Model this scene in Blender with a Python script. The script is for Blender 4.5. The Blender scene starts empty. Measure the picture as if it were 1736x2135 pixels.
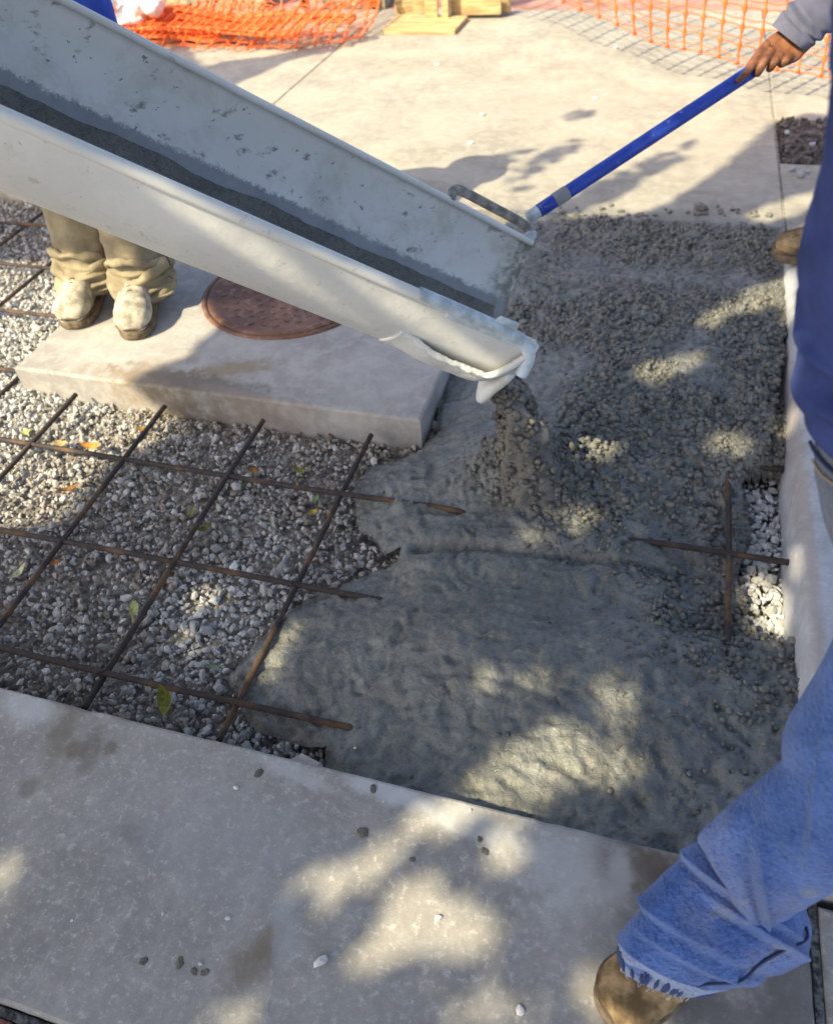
import bpy, bmesh, math, random
import numpy as np
from mathutils import Vector, Matrix
random.seed(7)
RNG = np.random.default_rng(11)
scene = bpy.context.scene
COL = scene.collection

# ------------------------------------------------------------------ camera
F, PITCH, ROLL, YAW, CAMH = 1608.07, 0.789904, -0.0833358, -0.3332481, 1.462436   # focal length in units of a 1736 wide frame
CX, CY = 868.0, 1067.5
FWD = np.array([math.sin(YAW) * math.cos(PITCH), math.cos(YAW) * math.cos(PITCH), -math.sin(PITCH)])
_r0 = np.array([math.cos(YAW), -math.sin(YAW), 0.0])
_u0 = np.cross(_r0, FWD)
RIGHT = math.cos(ROLL) * _r0 + math.sin(ROLL) * _u0
UP = -math.sin(ROLL) * _r0 + math.cos(ROLL) * _u0
EYE = np.array([0.0, 0.0, CAMH])
cd = bpy.data.cameras.new('camera')
cam = bpy.data.objects.new('camera', cd)
COL.objects.link(cam)
cam.matrix_world = Matrix(((RIGHT[0], UP[0], -FWD[0], EYE[0]), (RIGHT[1], UP[1], -FWD[1], EYE[1]),
                           (RIGHT[2], UP[2], -FWD[2], EYE[2]), (0, 0, 0, 1)))
cd.sensor_fit = 'HORIZONTAL'
cd.sensor_width = 36.0
cd.lens = F / 1736.0 * 36.0
cd.clip_start = 0.02
cd.clip_end = 500
cd.dof.use_dof = True
cd.dof.focus_distance = 1.6
cd.dof.aperture_fstop = 4.0
scene.camera = cam

# ------------------------------------------------------------------ light
SUN_EL = math.radians(44)
SH = np.array([0.629, 0.777]) / math.hypot(0.629, 0.777)          # way the shadows fall
SHK = SH / math.tan(SUN_EL)                                        # shadow length per metre of height
TOSUN = np.array([-SH[0] * math.cos(SUN_EL), -SH[1] * math.cos(SUN_EL), math.sin(SUN_EL)])
world = bpy.data.worlds.new('World')
scene.world = world
world.use_nodes = True
wn = world.node_tree.nodes
wl = world.node_tree.links
wn.clear()
sky = wn.new('ShaderNodeTexSky')
sky.sky_type = 'NISHITA'
sky.sun_disc = False
sky.sun_elevation = SUN_EL
sky.sun_rotation = math.atan2(TOSUN[0], TOSUN[1]) % (2 * math.pi)
sky.air_density = 1.0
sky.dust_density = 2.6
sky.ozone_density = 0.0
bg = wn.new('ShaderNodeBackground')
bg.inputs['Strength'].default_value = 0.15
wo = wn.new('ShaderNodeOutputWorld')
wl.new(sky.outputs[0], bg.inputs[0])
wl.new(bg.outputs[0], wo.inputs[0])
sd = bpy.data.lights.new('sun', 'SUN')
sd.energy = 4.1
sd.angle = math.radians(0.5)
sd.color = (1.0, 0.89, 0.60)
sun = bpy.data.objects.new('sun', sd)
COL.objects.link(sun)
sun.rotation_euler = Vector((-TOSUN[0], -TOSUN[1], -TOSUN[2])).to_track_quat('-Z', 'Y').to_euler()
sun.location = (-6, -7, 9)
scene.view_settings.view_transform = 'Standard'
scene.view_settings.look = 'None'
scene.view_settings.gamma = 1.0
scene.view_settings.exposure = 1.12
scene.view_settings.use_curve_mapping = False

# ------------------------------------------------------------------ helpers
def ray(px, py):
    return (px - CX) / F * RIGHT - (py - CY) / F * UP + FWD
def at_z(px, py, z=0.0):
    d = ray(px, py)
    return EYE + d * ((z - EYE[2]) / d[2])
def at_y(px, py, y):
    d = ray(px, py)
    return EYE + d * (y / d[1])
def at_dep(px, py, t):
    return EYE + ray(px, py) * t
def depth_of(p):
    return float((np.asarray(p) - EYE) @ FWD)

def _hash(ix, iy, iz, s):
    n = (ix * 374761393 + iy * 668265263 + iz * 2147483647 + s * 974634533) & 0xFFFFFFFF
    n = ((n ^ (n >> 13)) * 1274126177) & 0xFFFFFFFF
    n = (n ^ (n >> 16)) & 0xFFFF
    return n / 32767.5 - 1.0
def vnoise(p, s=0):
    p = np.asarray(p, float)
    if p.shape[-1] == 2:
        p = np.concatenate([p, np.zeros(p.shape[:-1] + (1,))], -1)
    i = np.floor(p).astype(np.int64)
    f = p - i
    u = f * f * (3 - 2 * f)
    out = 0
    for dx in (0, 1):
        for dy in (0, 1):
            for dz in (0, 1):
                w = (u[..., 0] if dx else 1 - u[..., 0]) * (u[..., 1] if dy else 1 - u[..., 1]) * (u[..., 2] if dz else 1 - u[..., 2])
                out = out + w * _hash(i[..., 0] + dx, i[..., 1] + dy, i[..., 2] + dz, s)
    return out
def fbm(p, o=4, s=0):
    p = np.asarray(p, float)
    a, t = 1.0, 0
    for k in range(o):
        t = t + a * vnoise(p * 2 ** k + 17.3 * k, s + k)
        a *= 0.5
    return t

def tag(o, label=None, cat=None, group=None, kind=None):
    if label: o['label'] = label
    if cat: o['category'] = cat
    if group: o['group'] = group
    if kind: o['kind'] = kind
    return o
def link(name, me, parent=None, mat=None):
    o = bpy.data.objects.new(name, me)
    COL.objects.link(o)
    if mat is not None and not me.materials:
        me.materials.append(mat)
    if parent is not None:
        o.parent = parent
    return o
def mesh(name, v, f, mat=None, parent=None, smooth=True):
    me = bpy.data.meshes.new(name)
    v = np.asarray(v, float)
    me.from_pydata(v.tolist(), [], f.tolist() if isinstance(f, np.ndarray) else f)
    if smooth:
        me.polygons.foreach_set('use_smooth', [True] * len(me.polygons))
    me.update()
    return link(name, me, parent, mat)
def fix_normals(o):
    bm = bmesh.new(); bm.from_mesh(o.data)
    bmesh.ops.recalc_face_normals(bm, faces=bm.faces)
    bm.to_mesh(o.data); bm.free()
    return o
def empty(name, loc=(0, 0, 0)):
    o = bpy.data.objects.new(name, None)
    COL.objects.link(o)
    o.location = loc
    o.empty_display_size = 0.05
    return o
class Parts:
    """collects several shapes into one mesh"""
    def __init__(s): s.v, s.f, s.n = [], [], 0
    def add(s, v, f):
        v = np.asarray(v, float)
        s.v.append(v)
        s.f += [tuple(int(i) + s.n for i in q) for q in f]
        s.n += len(v)
        return s
    def build(s, name, mat, parent=None, smooth=True):
        return mesh(name, np.concatenate(s.v), s.f, mat, parent, smooth)
def grid_faces(nu, nv, wrap=False):
    f = []
    for i in range(nu - 1):
        for j in range(nv if wrap else nv - 1):
            k = (j + 1) % nv
            f.append((i * nv + j, i * nv + k, (i + 1) * nv + k, (i + 1) * nv + j))
    return f
def tube(pts, r, n=8, caps=True, flat=None):
    """tube along points; r number or list"""
    P = np.asarray(pts, float)
    m = len(P)
    R = np.full(m, r, float) if np.isscalar(r) else np.asarray(r, float)
    T = np.gradient(P, axis=0)
    T /= np.linalg.norm(T, axis=1)[:, None] + 1e-12
    a = np.array([0, 0, 1.0]) if abs(T[0][2]) < 0.9 else np.array([1.0, 0, 0])
    X = np.cross(T[0], a); X /= np.linalg.norm(X)
    v = []
    th = np.linspace(0, 2 * math.pi, n, endpoint=False)
    for i in range(m):
        X = X - T[i] * (X @ T[i]); X /= np.linalg.norm(X)
        Y = np.cross(T[i], X)
        v.append(P[i] + R[i] * (np.cos(th)[:, None] * X + np.sin(th)[:, None] * Y * (flat or 1)))
    f = grid_faces(m, n, True)
    v = np.concatenate(v)
    if caps:
        f += [tuple(range(n - 1, -1, -1)), tuple(range((m - 1) * n, m * n))]
    return v, f
def box(c, sx, sy, sz, rot=0.0, tilt=None):
    x, y, z = sx / 2, sy / 2, sz / 2
    v = np.array([(-x, -y, -z), (x, -y, -z), (x, y, -z), (-x, y, -z), (-x, -y, z), (x, -y, z), (x, y, z), (-x, y, z)])
    if tilt is not None:
        v = v @ np.array(tilt).T
    cr, sr = math.cos(rot), math.sin(rot)
    v = v @ np.array([[cr, sr, 0], [-sr, cr, 0], [0, 0, 1]]) + np.asarray(c)
    return v, [(3, 2, 1, 0), (4, 5, 6, 7), (0, 1, 5, 4), (1, 2, 6, 5), (2, 3, 7, 6), (3, 0, 4, 7)]
def bevel(o, w=0.004, seg=2):
    m = o.modifiers.new('bevel', 'BEVEL'); m.width = w; m.segments = seg; m.limit_method = 'ANGLE'
    return o
def interp_rows(rows, n):
    """smooth (Catmull-Rom like) resampling of rows of floats"""
    A = np.asarray(rows, float)
    t = np.linspace(0, len(A) - 1, n)
    out = []
    for x in t:
        i = min(int(x), len(A) - 2); u = x - i
        p0, p1, p2, p3 = A[max(i - 1, 0)], A[i], A[i + 1], A[min(i + 2, len(A) - 1)]
        out.append(0.5 * ((2 * p1) + (-p0 + p2) * u + (2 * p0 - 5 * p1 + 4 * p2 - p3) * u * u + (-p0 + 3 * p1 - 3 * p2 + p3) * u ** 3))
    return np.array(out)
def loft(C, A, B, n=48, caps=True, disp=None, power=1.0):
    """ellipse sections: centres C, half axes A and B (vectors)"""
    th = np.linspace(0, 2 * math.pi, n, endpoint=False)
    c, s = np.cos(th), np.sin(th)
    if power != 1.0:
        c = np.sign(c) * np.abs(c) ** power; s = np.sign(s) * np.abs(s) ** power
    m = len(C)
    V = C[:, None, :] + c[None, :, None] * A[:, None, :] + s[None, :, None] * B[:, None, :]
    if disp is not None:
        N = V - C[:, None, :]
        N /= np.linalg.norm(N, axis=2)[..., None] + 1e-9
        U = np.linspace(0, 1, m)[:, None] * np.ones((1, n))
        V = V + N * disp(U, np.ones((m, 1)) * th[None, :], V)[..., None]
    f = grid_faces(m, n, True)
    V = V.reshape(-1, 3)
    if caps:
        f += [tuple(range(n - 1, -1, -1)), tuple(range((m - 1) * n, m * n))]
    return V, f
ICO_V = ICO_F = None
def _ico(sub=1):
    bm = bmesh.new()
    bmesh.ops.create_icosphere(bm, subdivisions=sub, radius=1.0)
    v = np.array([q.co[:] for q in bm.verts]); f = np.array([[q.index for q in t.verts] for t in bm.faces])
    bm.free()
    return v, f
ICO_V, ICO_F = _ico(1)
def stones(name, P, size, mat, parent=None, flat=0.7, seed=0, smooth=False):
    """many small lumpy stones joined in one mesh"""
    g = np.random.default_rng(seed)
    n, m = len(P), len(ICO_V)
    q = g.normal(size=(n, 4)); q /= np.linalg.norm(q, axis=1)[:, None]
    w, x, y, z = q.T
    R = np.stack([1 - 2 * (y * y + z * z), 2 * (x * y - z * w), 2 * (x * z + y * w), 2 * (x * y + z * w), 1 - 2 * (x * x + z * z), 2 * (y * z - x * w),
                  2 * (x * z - y * w), 2 * (y * z + x * w), 1 - 2 * (x * x + y * y)], 1).reshape(n, 3, 3)
    S = size[:, None] * np.stack([g.uniform(0.85, 1.35, n), g.uniform(0.7, 1.0, n), g.uniform(flat - 0.2, flat + 0.15, n)], 1)
    jit = .16 if smooth else .33
    base = ICO_V[None] * (1 + g.uniform(-jit, jit, (n, m, 1)))
    V = np.einsum('nij,nmj->nmi', R, base * S[:, None, :]) + P[:, None, :]
    Fc = (ICO_F[None] + (np.arange(n) * m)[:, None, None]).reshape(-1, 3)
    me = bpy.data.meshes.new(name)
    V = V.reshape(-1, 3)
    me.vertices.add(len(V)); me.vertices.foreach_set('co', V.ravel())
    me.loops.add(Fc.size); me.loops.foreach_set('vertex_index', Fc.ravel().astype(np.int32))
    me.polygons.add(len(Fc)); me.polygons.foreach_set('loop_start', np.arange(0, Fc.size, 3, dtype=np.int32))
    me.polygons.foreach_set('use_smooth', np.full(len(Fc), smooth))
    me.update(calc_edges=True); me.validate()
    return link(name, me, parent, mat)
def in_poly(X, Y, poly):
    inside = np.zeros(np.shape(X), bool)
    n = len(poly)
    for i in range(n):
        x1, y1 = poly[i][:2]; x2, y2 = poly[(i + 1) % n][:2]
        c = (y1 > Y) != (y2 > Y)
        with np.errstate(divide='ignore', invalid='ignore'):
            xi = (x2 - x1) * (Y - y1) / (y2 - y1 + 1e-15) + x1
        inside ^= c & (X < xi)
    return inside
def dist_line(X, Y, line):
    d = np.full(np.shape(X), 1e9)
    for (x1, y1), (x2, y2) in zip([p[:2] for p in line[:-1]], [p[:2] for p in line[1:]]):
        dx, dy = x2 - x1, y2 - y1
        t = np.clip(((X - x1) * dx + (Y - y1) * dy) / (dx * dx + dy * dy + 1e-12), 0, 1)
        d = np.minimum(d, np.hypot(X - x1 - t * dx, Y - y1 - t * dy))
    return d
def sstep(a, b, x):
    t = np.clip((x - a) / (b - a), 0, 1)
    return t * t * (3 - 2 * t)
def P2(pts, z=0.0):
    return [tuple(at_z(x, y, z)[:2]) for x, y in pts]

# ------------------------------------------------------------------ materials
class M:
    """small wrapper to write node materials"""
    def __init__(s, name, rough=0.8, spec=0.3):
        s.m = bpy.data.materials.new(name); s.m.use_nodes = True
        s.n, s.l = s.m.node_tree.nodes, s.m.node_tree.links
        s.b = s.n['Principled BSDF']
        s.b.inputs['Roughness'].default_value = rough
        s.b.inputs['Specular IOR Level'].default_value = spec
        s.geo = s.n.new('ShaderNodeNewGeometry')
        s.pos = s.geo.outputs['Position']
        s.isl = s.geo.outputs['Random Per Island']
    def noise(s, scale, detail=4, rough=0.55, vec=None, dist=0.0, out=0):
        q = s.n.new('ShaderNodeTexNoise'); q.inputs['Scale'].default_value = scale; q.inputs['Detail'].default_value = detail
        q.inputs['Roughness'].default_value = rough; q.inputs['Distortion'].default_value = dist
        s.l.new(vec or s.pos, q.inputs['Vector'])
        return q.outputs[out]
    def vor(s, scale, feat='F1', out='Distance', vec=None):
        q = s.n.new('ShaderNodeTexVoronoi'); q.inputs['Scale'].default_value = scale; q.feature = feat
        s.l.new(vec or s.pos, q.inputs['Vector'])
        return q.outputs[out]
    def ramp(s, x, a, b, c0=0.0, c1=1.0):
        q = s.n.new('ShaderNodeMapRange'); q.interpolation_type = 'SMOOTHSTEP'
        s.l.new(x, q.inputs[0])
        for i, v in zip((1, 2, 3, 4), (a, b, c0, c1)): q.inputs[i].default_value = v
        return q.outputs[0]
    def math(s, op, a, b=None):
        q = s.n.new('ShaderNodeMath'); q.operation = op
        for i, v in enumerate((a, b)):
            if v is None: continue
            if isinstance(v, (int, float)): q.inputs[i].default_value = v
            else: s.l.new(v, q.inputs[i])
        return q.outputs[0]
    def mix(s, f, a, b, mode='MIX'):
        q = s.n.new('ShaderNodeMixRGB'); q.blend_type = mode
        for i, v in zip((0, 1, 2), (f, a, b)):
            if isinstance(v, (int, float)): q.inputs[i].default_value = v
            elif isinstance(v, tuple): q.inputs[i].default_value = (*v, 1) if len(v) == 3 else v
            else: s.l.new(v, q.inputs[i])
        return q.outputs[0]
    def col(s, c):
        if isinstance(c, tuple): s.b.inputs['Base Color'].default_value = (*c, 1)
        else: s.l.new(c, s.b.inputs['Base Color'])
        return s
    def rough(s, x):
        s.l.new(x, s.b.inputs['Roughness']); return s
    def bump(s, h, strength=0.5, dist=0.01):
        q = s.n.new('ShaderNodeBump'); q.inputs['Strength'].default_value = strength; q.inputs['Distance'].default_value = dist
        s.l.new(h, q.inputs['Height'])
        prev = s.b.inputs['Normal'].links
        if prev: s.l.new(prev[0].from_socket, q.inputs['Normal'])
        s.l.new(q.outputs[0], s.b.inputs['Normal']); return s
    def spot(s, x, y, rx, ry=None, ang=0.0, soft=0.5, wob=0.35, wscale=25):
        """0..1 mask of a stain with an uneven outline at world x, y"""
        ry = ry or rx
        mp = s.n.new('ShaderNodeMapping'); mp.vector_type = 'TEXTURE'
        mp.inputs['Location'].default_value = (x, y, 0); mp.inputs['Rotation'].default_value = (0, 0, ang)
        mp.inputs['Scale'].default_value = (rx, ry, 1000)
        s.l.new(s.pos, mp.inputs['Vector'])
        q = s.n.new('ShaderNodeVectorMath'); q.operation = 'LENGTH'; s.l.new(mp.outputs[0], q.inputs[0])
        d = s.math('ADD', q.outputs['Value'], s.math('MULTIPLY', s.math('SUBTRACT', s.noise(wscale, 4), 0.5), wob * 4))
        return s.ramp(d, 1.0 - soft, 1.0 + soft, 1.0, 0.0)

def mat_concrete(name, base, warm=0.0, speck=0.5, edge=None, stains=()):
    m = M(name, 0.88, 0.25)
    b = tuple(base)
    dk = tuple(x * 0.74 for x in b); lt = tuple(min(1, x * 1.22) for x in b)
    c = m.mix(m.ramp(m.noise(3.2, 5, 0.6), 0.36, 0.66), dk, b)
    c = m.mix(m.ramp(m.noise(17, 5, 0.65, dist=0.4), 0.40, 0.66), c, m.mix(0.55, c, lt))
    c = m.mix(m.math('MULTIPLY', m.ramp(m.noise(60, 4, 0.7), 0.5, 0.72), speck), c, lt)
    c = m.mix(m.math('MULTIPLY', m.ramp(m.noise(95, 3, 0.7), 0.60, 0.74), 0.55 * speck + 0.1), c, tuple(x * 0.55 for x in b))
    c = m.mix(m.math('MULTIPLY', m.ramp(m.vor(140), 0.05, 0.22, 1, 0), 0.10 + 0.12 * speck), c, tuple(min(1, x * 1.7) for x in b))
    c = m.mix(m.math('MULTIPLY', m.ramp(m.noise(38, 6, .75, dist=.3), .42, .60), .45 * speck + .05), c, tuple(x * .72 for x in b))
    c = m.mix(m.math('MULTIPLY', m.ramp(m.noise(52, 5, .8), .52, .66), .95 * speck), c, tuple(min(1, x * 1.6) for x in b))
    c = m.mix(m.math('MULTIPLY', m.ramp(m.noise(900, 2, .7), .4, .65), .3 * speck), c, tuple(x * .55 for x in b))
    c = m.mix(m.math('MULTIPLY', m.ramp(m.noise(21, 6, .75, dist=.5), .55, .66), .35 * speck), c, tuple(x * q for x, q in zip(b, (.78, .72, .64))))
    c = m.mix(m.math('MULTIPLY', m.ramp(m.noise(330, 3, .7), .45, .7), .35 * speck), c, tuple(x * .6 for x in b))
    for (x, y, rx, ry, ang, colr, amt, soft, wob) in stains:
        c = m.mix(m.math('MULTIPLY', m.spot(x, y, rx, ry, ang, soft, wob), amt), c, colr)
    m.col(c)
    m.bump(m.noise(220, 4, 0.7), 0.25, 0.002)
    m.bump(m.noise(26, 4, 0.6), 0.2, 0.004)
    return m.m

def st(px, py, rx, ry, ang, colr, amt, soft=0.5, wob=0.35):
    p = at_z(px, py)
    return (p[0], p[1], rx, ry, ang, colr, amt, soft, wob)

BROWN = (0.16, 0.115, 0.075)
WHITE = (0.62, 0.62, 0.62)
MUDC = (0.155, 0.15, 0.135)
near_stains = [st(520, 2010, .045, .03, .9, (.2, .155, .11), .6, .7, .5), st(560, 1960, .02, .04, -.4, (.2, .15, .1), .6),
               st(1350, 1830, .10, .055, -.25, (.15, .12, .09), .95, .35), st(1320, 1905, .03, .04, 0, (.17, .14, .11), .7),
               st(1640, 2040, .05, .13, .1, (.13, .12, .11), .7), st(1480, 2115, .12, .03, 0, (.15, .14, .13), .6),
               st(130, 1500, .035, .11, .5, (.20, .17, .13), .7, .6), st(190, 1560, .02, .05, .3, (.17, .15, .12), .6),
               st(60, 1640, .02, .02, 0, (.18, .16, .13), .6), st(230, 1560, .016, .016, 0, (.18, .15, .11), .7),
               st(60, 1470, .08, .04, -.2, WHITE, .5, .5), st(800, 1650, .10, .02, -.2, WHITE, .55, .6, .6), st(600, 1605, .08, .02, -.2, WHITE, .4, .6, .6),
               st(950, 1700, .12, .03, -.2, WHITE, .35, .6, .6), st(1180, 1800, .09, .07, 0, WHITE, .35, .7, .6), st(1290, 1830, .02, .06, .3, WHITE, .35, .6, .6),
               st(590, 1930, .02, .06, .5, (.42, .43, .44), .5, .6, .6), st(1250, 1900, .10, .10, 0, WHITE, .2, .7, .6),
               st(270, 1740, .03, .02, 0, (.18, .165, .15), .5), st(160, 1565, .02, .02, 0, BROWN, .5), st(470, 1750, .2, .1, 0, (.36, .36, .37), .4, .8, .6)]
MAT_SIDEWALK = mat_concrete('old_grey_concrete', (.38, .355, .325), speck=0.75, stains=near_stains)
MAT_PAVE = mat_concrete('new_pale_concrete', (.365, .335, .28), speck=0.12,
                        stains=[(-1.1, 3.25, .5, .06, 0, (.3, .27, .23), .4, .8, .5), (.0, 3.22, .6, .05, 0, (.2, .19, .18), .6, .8, .6), (-.6, 4.6, .5, .3, .3, (.36, .33, .28), .4, .8, .6),
                                (0.2, 4.0, .4, .3, .3, (.37, .33, .27), .4, .8, .6), (-1.4, 4.2, .5, .3, .3, (.36, .33, .28), .3, .8, .6)])
MAT_PAD = mat_concrete('pad_concrete', (.40, .375, .35), speck=0.1,
                       stains=[st(330, 790, .22, .05, -.05, (.26, .19, .11), .8, .6, .6), st(480, 770, .14, .04, .4, (.27, .2, .12), .7, .6, .6), st(420, 800, .25, .05, -.1, (.16, .14, .12), .75, .6, .6),
                               st(540, 830, .2, .025, -.1, (.33, .26, .22), .5, .6, .4), st(330, 760, .1, .05, .5, (.3, .25, .19), .5, .7, .6)])
MAT_CURB = mat_concrete('curb_concrete', (.50, .49, .50), speck=0.35, stains=[(.49, 1.5, .012, 1.2, 0, (.36, .29, .26), .6, .8, .6)])
def mat_plain(name, c, rough=0.7, spec=0.3, var=0.15, scale=12, bump=0.0, bscale=150, bdist=0.002):
    m = M(name, rough, spec)
    m.col(m.mix(m.ramp(m.noise(scale, 5, 0.6), 0.35, 0.68), tuple(x * (1 - var * 1.4) for x in c), tuple(min(1, x * (1 + var)) for x in c)))
    if bump: m.bump(m.noise(bscale, 4, 0.65), bump, bdist)
    return m.m
def mat_gravel():
    m = M('gravel_stone', 0.85, 0.25)
    w = m.math('ADD', m.isl, 0.0)
    cr = m.n.new('ShaderNodeValToRGB')
    el = cr.color_ramp.elements
    el[0].position, el[0].color = 0.0, (.20, .18, .16, 1)
    el[1].position, el[1].color = 1.0, (.72, .71, .69, 1)
    for p, c in ((.18, (.30, .26, .22, 1)), (.45, (.40, .375, .35, 1)), (.65, (.47, .45, .43, 1)), (.85, (.56, .55, .54, 1))):
        e = el.new(p); e.color = c
    m.l.new(w, cr.inputs[0])
    # cleaner, whiter stone in the freshly raked strip, dirtier elsewhere; painted sunlight on the left
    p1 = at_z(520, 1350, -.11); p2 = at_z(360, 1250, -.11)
    clean_sunlit = m.math('MAXIMUM', m.spot(p1[0], p1[1], .24, .30, .6, .6, .4, 6), m.spot(.44, 1.4, .12, .5, 0, .3, .1))
    clean_sunlit = m.math('MAXIMUM', clean_sunlit, m.spot(-2.15, 2.0, .55, .75, 0, .5, .3, 6))  # left patch: sunlight painted in as whiter stone colour
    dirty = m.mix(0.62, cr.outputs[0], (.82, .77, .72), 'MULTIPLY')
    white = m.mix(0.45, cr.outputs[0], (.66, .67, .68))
    c = m.mix(clean_sunlit, dirty, white)
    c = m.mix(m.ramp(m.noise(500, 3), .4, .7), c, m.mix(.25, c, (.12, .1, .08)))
    m.col(c).bump(m.noise(700, 3, .7), .35, .001)
    return m.m
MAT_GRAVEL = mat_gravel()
def mat_mud(name, base=(.125, .122, .112), wet=0.42, stream=0.0):
    m = M(name, wet, 0.6)
    lt = tuple(x * 1.38 for x in base); dk = tuple(x * 0.62 for x in base)
    warm = (base[0] * 1.35, base[1] * 1.18, base[2] * 1.0)
    c = m.mix(m.ramp(m.noise(9, 5, .6), .38, .64), base, lt)
    c = m.mix(m.math('MULTIPLY', m.ramp(m.noise(30, 5, .65, dist=.6), .52, .68), .7), c, warm)
    c = m.mix(m.math('MULTIPLY', m.ramp(m.noise(75, 4, .7), .53, .66), .75), c, dk)
    if name != 'wet_concrete':
        c = m.mix(m.ramp(m.isl, .0, .35, .75, 0), c, tuple(x * .4 for x in base))
        c = m.mix(m.ramp(m.isl, .5, 1.0, 0, .8), c, (base[0] * 1.6, base[1] * 1.5, base[2] * 1.36))
    m.rough(m.ramp(m.noise(40, 4, .6), .38, .66, wet - .22, wet + .16))
    c = m.mix(m.math('MULTIPLY', m.ramp(m.noise(24, 6, .72, dist=.8), .52, .66), .4), c, (base[0] * .62, base[1] * .63, base[2] * .64))
    c = m.mix(m.math('MULTIPLY', m.ramp(m.noise(11, 6, .7, dist=.8), .5, .68), .45), c, (base[0] * 1.5, base[1] * 1.38, base[2] * 1.22))
    m.col(c)
    m.bump(m.noise(170, 5, .75), .55, .004)
    m.bump(m.noise(48, 5, .65, dist=.7), .7, .010)
    return m.m
MAT_MUD = mat_mud('wet_concrete', (.150, .151, .138), .34)
MAT_AGG = mat_mud('coated_aggregate', (.140, .136, .121), .45)
MAT_FLOW = mat_mud('flowing_concrete', (.105, .104, .096), .35)
MAT_STREAM = mat_mud('falling_concrete', (.125, .115, .102), .36)
MAT_DIRT = mat_plain('dark_dirt', (.15, .125, .115), .95, .15, .4, 30, .8, 120, .01)
MAT_EARTH = mat_plain('brown_earth', (.17, .14, .115), .95, .1, .35, 6, .5, 80, .01)
def mat_rebar():
    m = M('rusty_steel', 0.75, 0.35)
    c = m.mix(m.ramp(m.noise(9, 4, .6), .48, .62), (.042, .030, .026), (.135, .075, .038))
    c = m.mix(m.ramp(m.noise(60, 4, .7), .45, .7), c, (.062, .048, .043))
    m.col(c).bump(m.noise(400, 3), .4, .001)
    return m.m
MAT_REBAR = mat_rebar()
def mat_chute():
    m = M('white_painted_steel', 0.5, 0.4)
    c = m.mix(m.ramp(m.noise(4, 4, .6), .4, .7), (.74, .74, .73), (.82, .815, .80))
    c = m.mix(m.math('MULTIPLY', m.ramp(m.noise(9, 5, .65), .5, .66), .5), c, (.60, .59, .55))
    sc = m.n.new('ShaderNodeMapping'); sc.vector_type = 'POINT'
    sc.inputs['Rotation'].default_value = (0.2, 0.45, -.5); sc.inputs['Scale'].default_value = (9, 30, 30)
    m.l.new(m.pos, sc.inputs['Vector'])
    dab = m.ramp(m.noise(1.0, 6, .62, sc.outputs[0]), .585, .70)
    c = m.mix(m.math('MULTIPLY', m.ramp(m.noise(6, 6, .7, dist=.4), .5, .68), .45), c, (.52, .49, .41))
    c = m.mix(m.math('MULTIPLY', dab, .85), c, (.2, .19, .165))
    fine = m.ramp(m.noise(60, 3, .6), .67, .72)
    c = m.mix(m.math('MULTIPLY', fine, .8), c, (.15, .145, .13))
    m.col(c)
    m.bump(m.noise(60, 4, .6), .12, .003)
    m.rough(m.ramp(m.noise(12, 4), .3, .7, .35, .65))
    return m
def mat_denim(name, c=(.046, .105, .31)):
    m = M(name, 0.9, 0.15)
    lt = tuple(min(1, x * 1.5 + .05) for x in c); dk = tuple(x * .6 for x in c)
    k = m.mix(m.ramp(m.noise(9, 4, .6), .36, .66), c, lt)
    k = m.mix(m.math('MULTIPLY', m.ramp(m.noise(6.5, 4, .6, dist=.6), .46, .64), .5), k, (.20, .225, .36))
    k = m.mix(m.math('MULTIPLY', m.ramp(m.noise(170, 3, .6), .48, .68), .5), k, lt)
    k = m.mix(m.math('MULTIPLY', m.ramp(m.noise(130, 3, .6, dist=.3), .52, .66), .45), k, dk)
    k = m.mix(m.math('MULTIPLY', m.ramp(m.noise(14, 4, .6), .60, .72), .4), k, (.33, .31, .29))
    m.col(k)
    m.bump(m.noise(165, 3, .55), 1.0, .008)
    m.bump(m.noise(900, 2), .2, .0006)
    try: m.b.inputs['Sheen Weight'].default_value = 0.25
    except KeyError: pass
    return m.m
def mat_cloth(name, c, var=.2, scale=300):
    m = M(name, 0.92, 0.12)
    k = m.mix(m.ramp(m.noise(8, 4, .6), .35, .65), tuple(x * (1 - var) for x in c), tuple(min(1, x * (1 + var)) for x in c))
    m.col(k).bump(m.noise(scale, 3, .6), .35, .0012)
    m.bump(m.noise(14, 3, .5, dist=.6), .35, .012)
    return m.m
MAT_DENIM = mat_denim('blue_denim')
MAT_DENIM_HEM = mat_denim('pale_denim_hem', (.22, .27, .42))
MAT_SEAM = mat_plain('dark_seam', (.03, .04, .10), .9)
MAT_THREAD = mat_plain('frayed_thread', (.62, .60, .58), .9)
MAT_STITCH = mat_plain('tan_stitching', (.42, .34, .24), .9)
MAT_NAVY = mat_cloth('navy_fleece', (.052, .072, .215), .25)
MAT_SLEEVE = mat_cloth('grey_violet_knit', (.13, .128, .18), .15, 420)
MAT_BLUESHIRT = mat_cloth('bright_blue_cloth', (.05, .10, .5), .2)
MAT_TAN = mat_cloth('dusty_tan_canvas', (.30, .25, .165), .25)
MAT_SUEDE = mat_plain('tan_suede', (.33, .22, .115), .92, .1, .45, 22, .4, 260, .002)
MAT_DUSTY = mat_plain('dusty_boot_leather', (.43, .38, .30), .95, .1, .3, 25, .4, 200, .002)
MAT_SOLE = mat_plain('rubber_sole', (.16, .12, .08), .9, .2, .3, 40)
MAT_SKIN = mat_plain('brown_skin', (.215, .086, .042), .5, .35, .3, 30, .3, 260, .0015)
MAT_HAIR = mat_plain('black_hair', (.02, .016, .013), .7)
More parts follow.
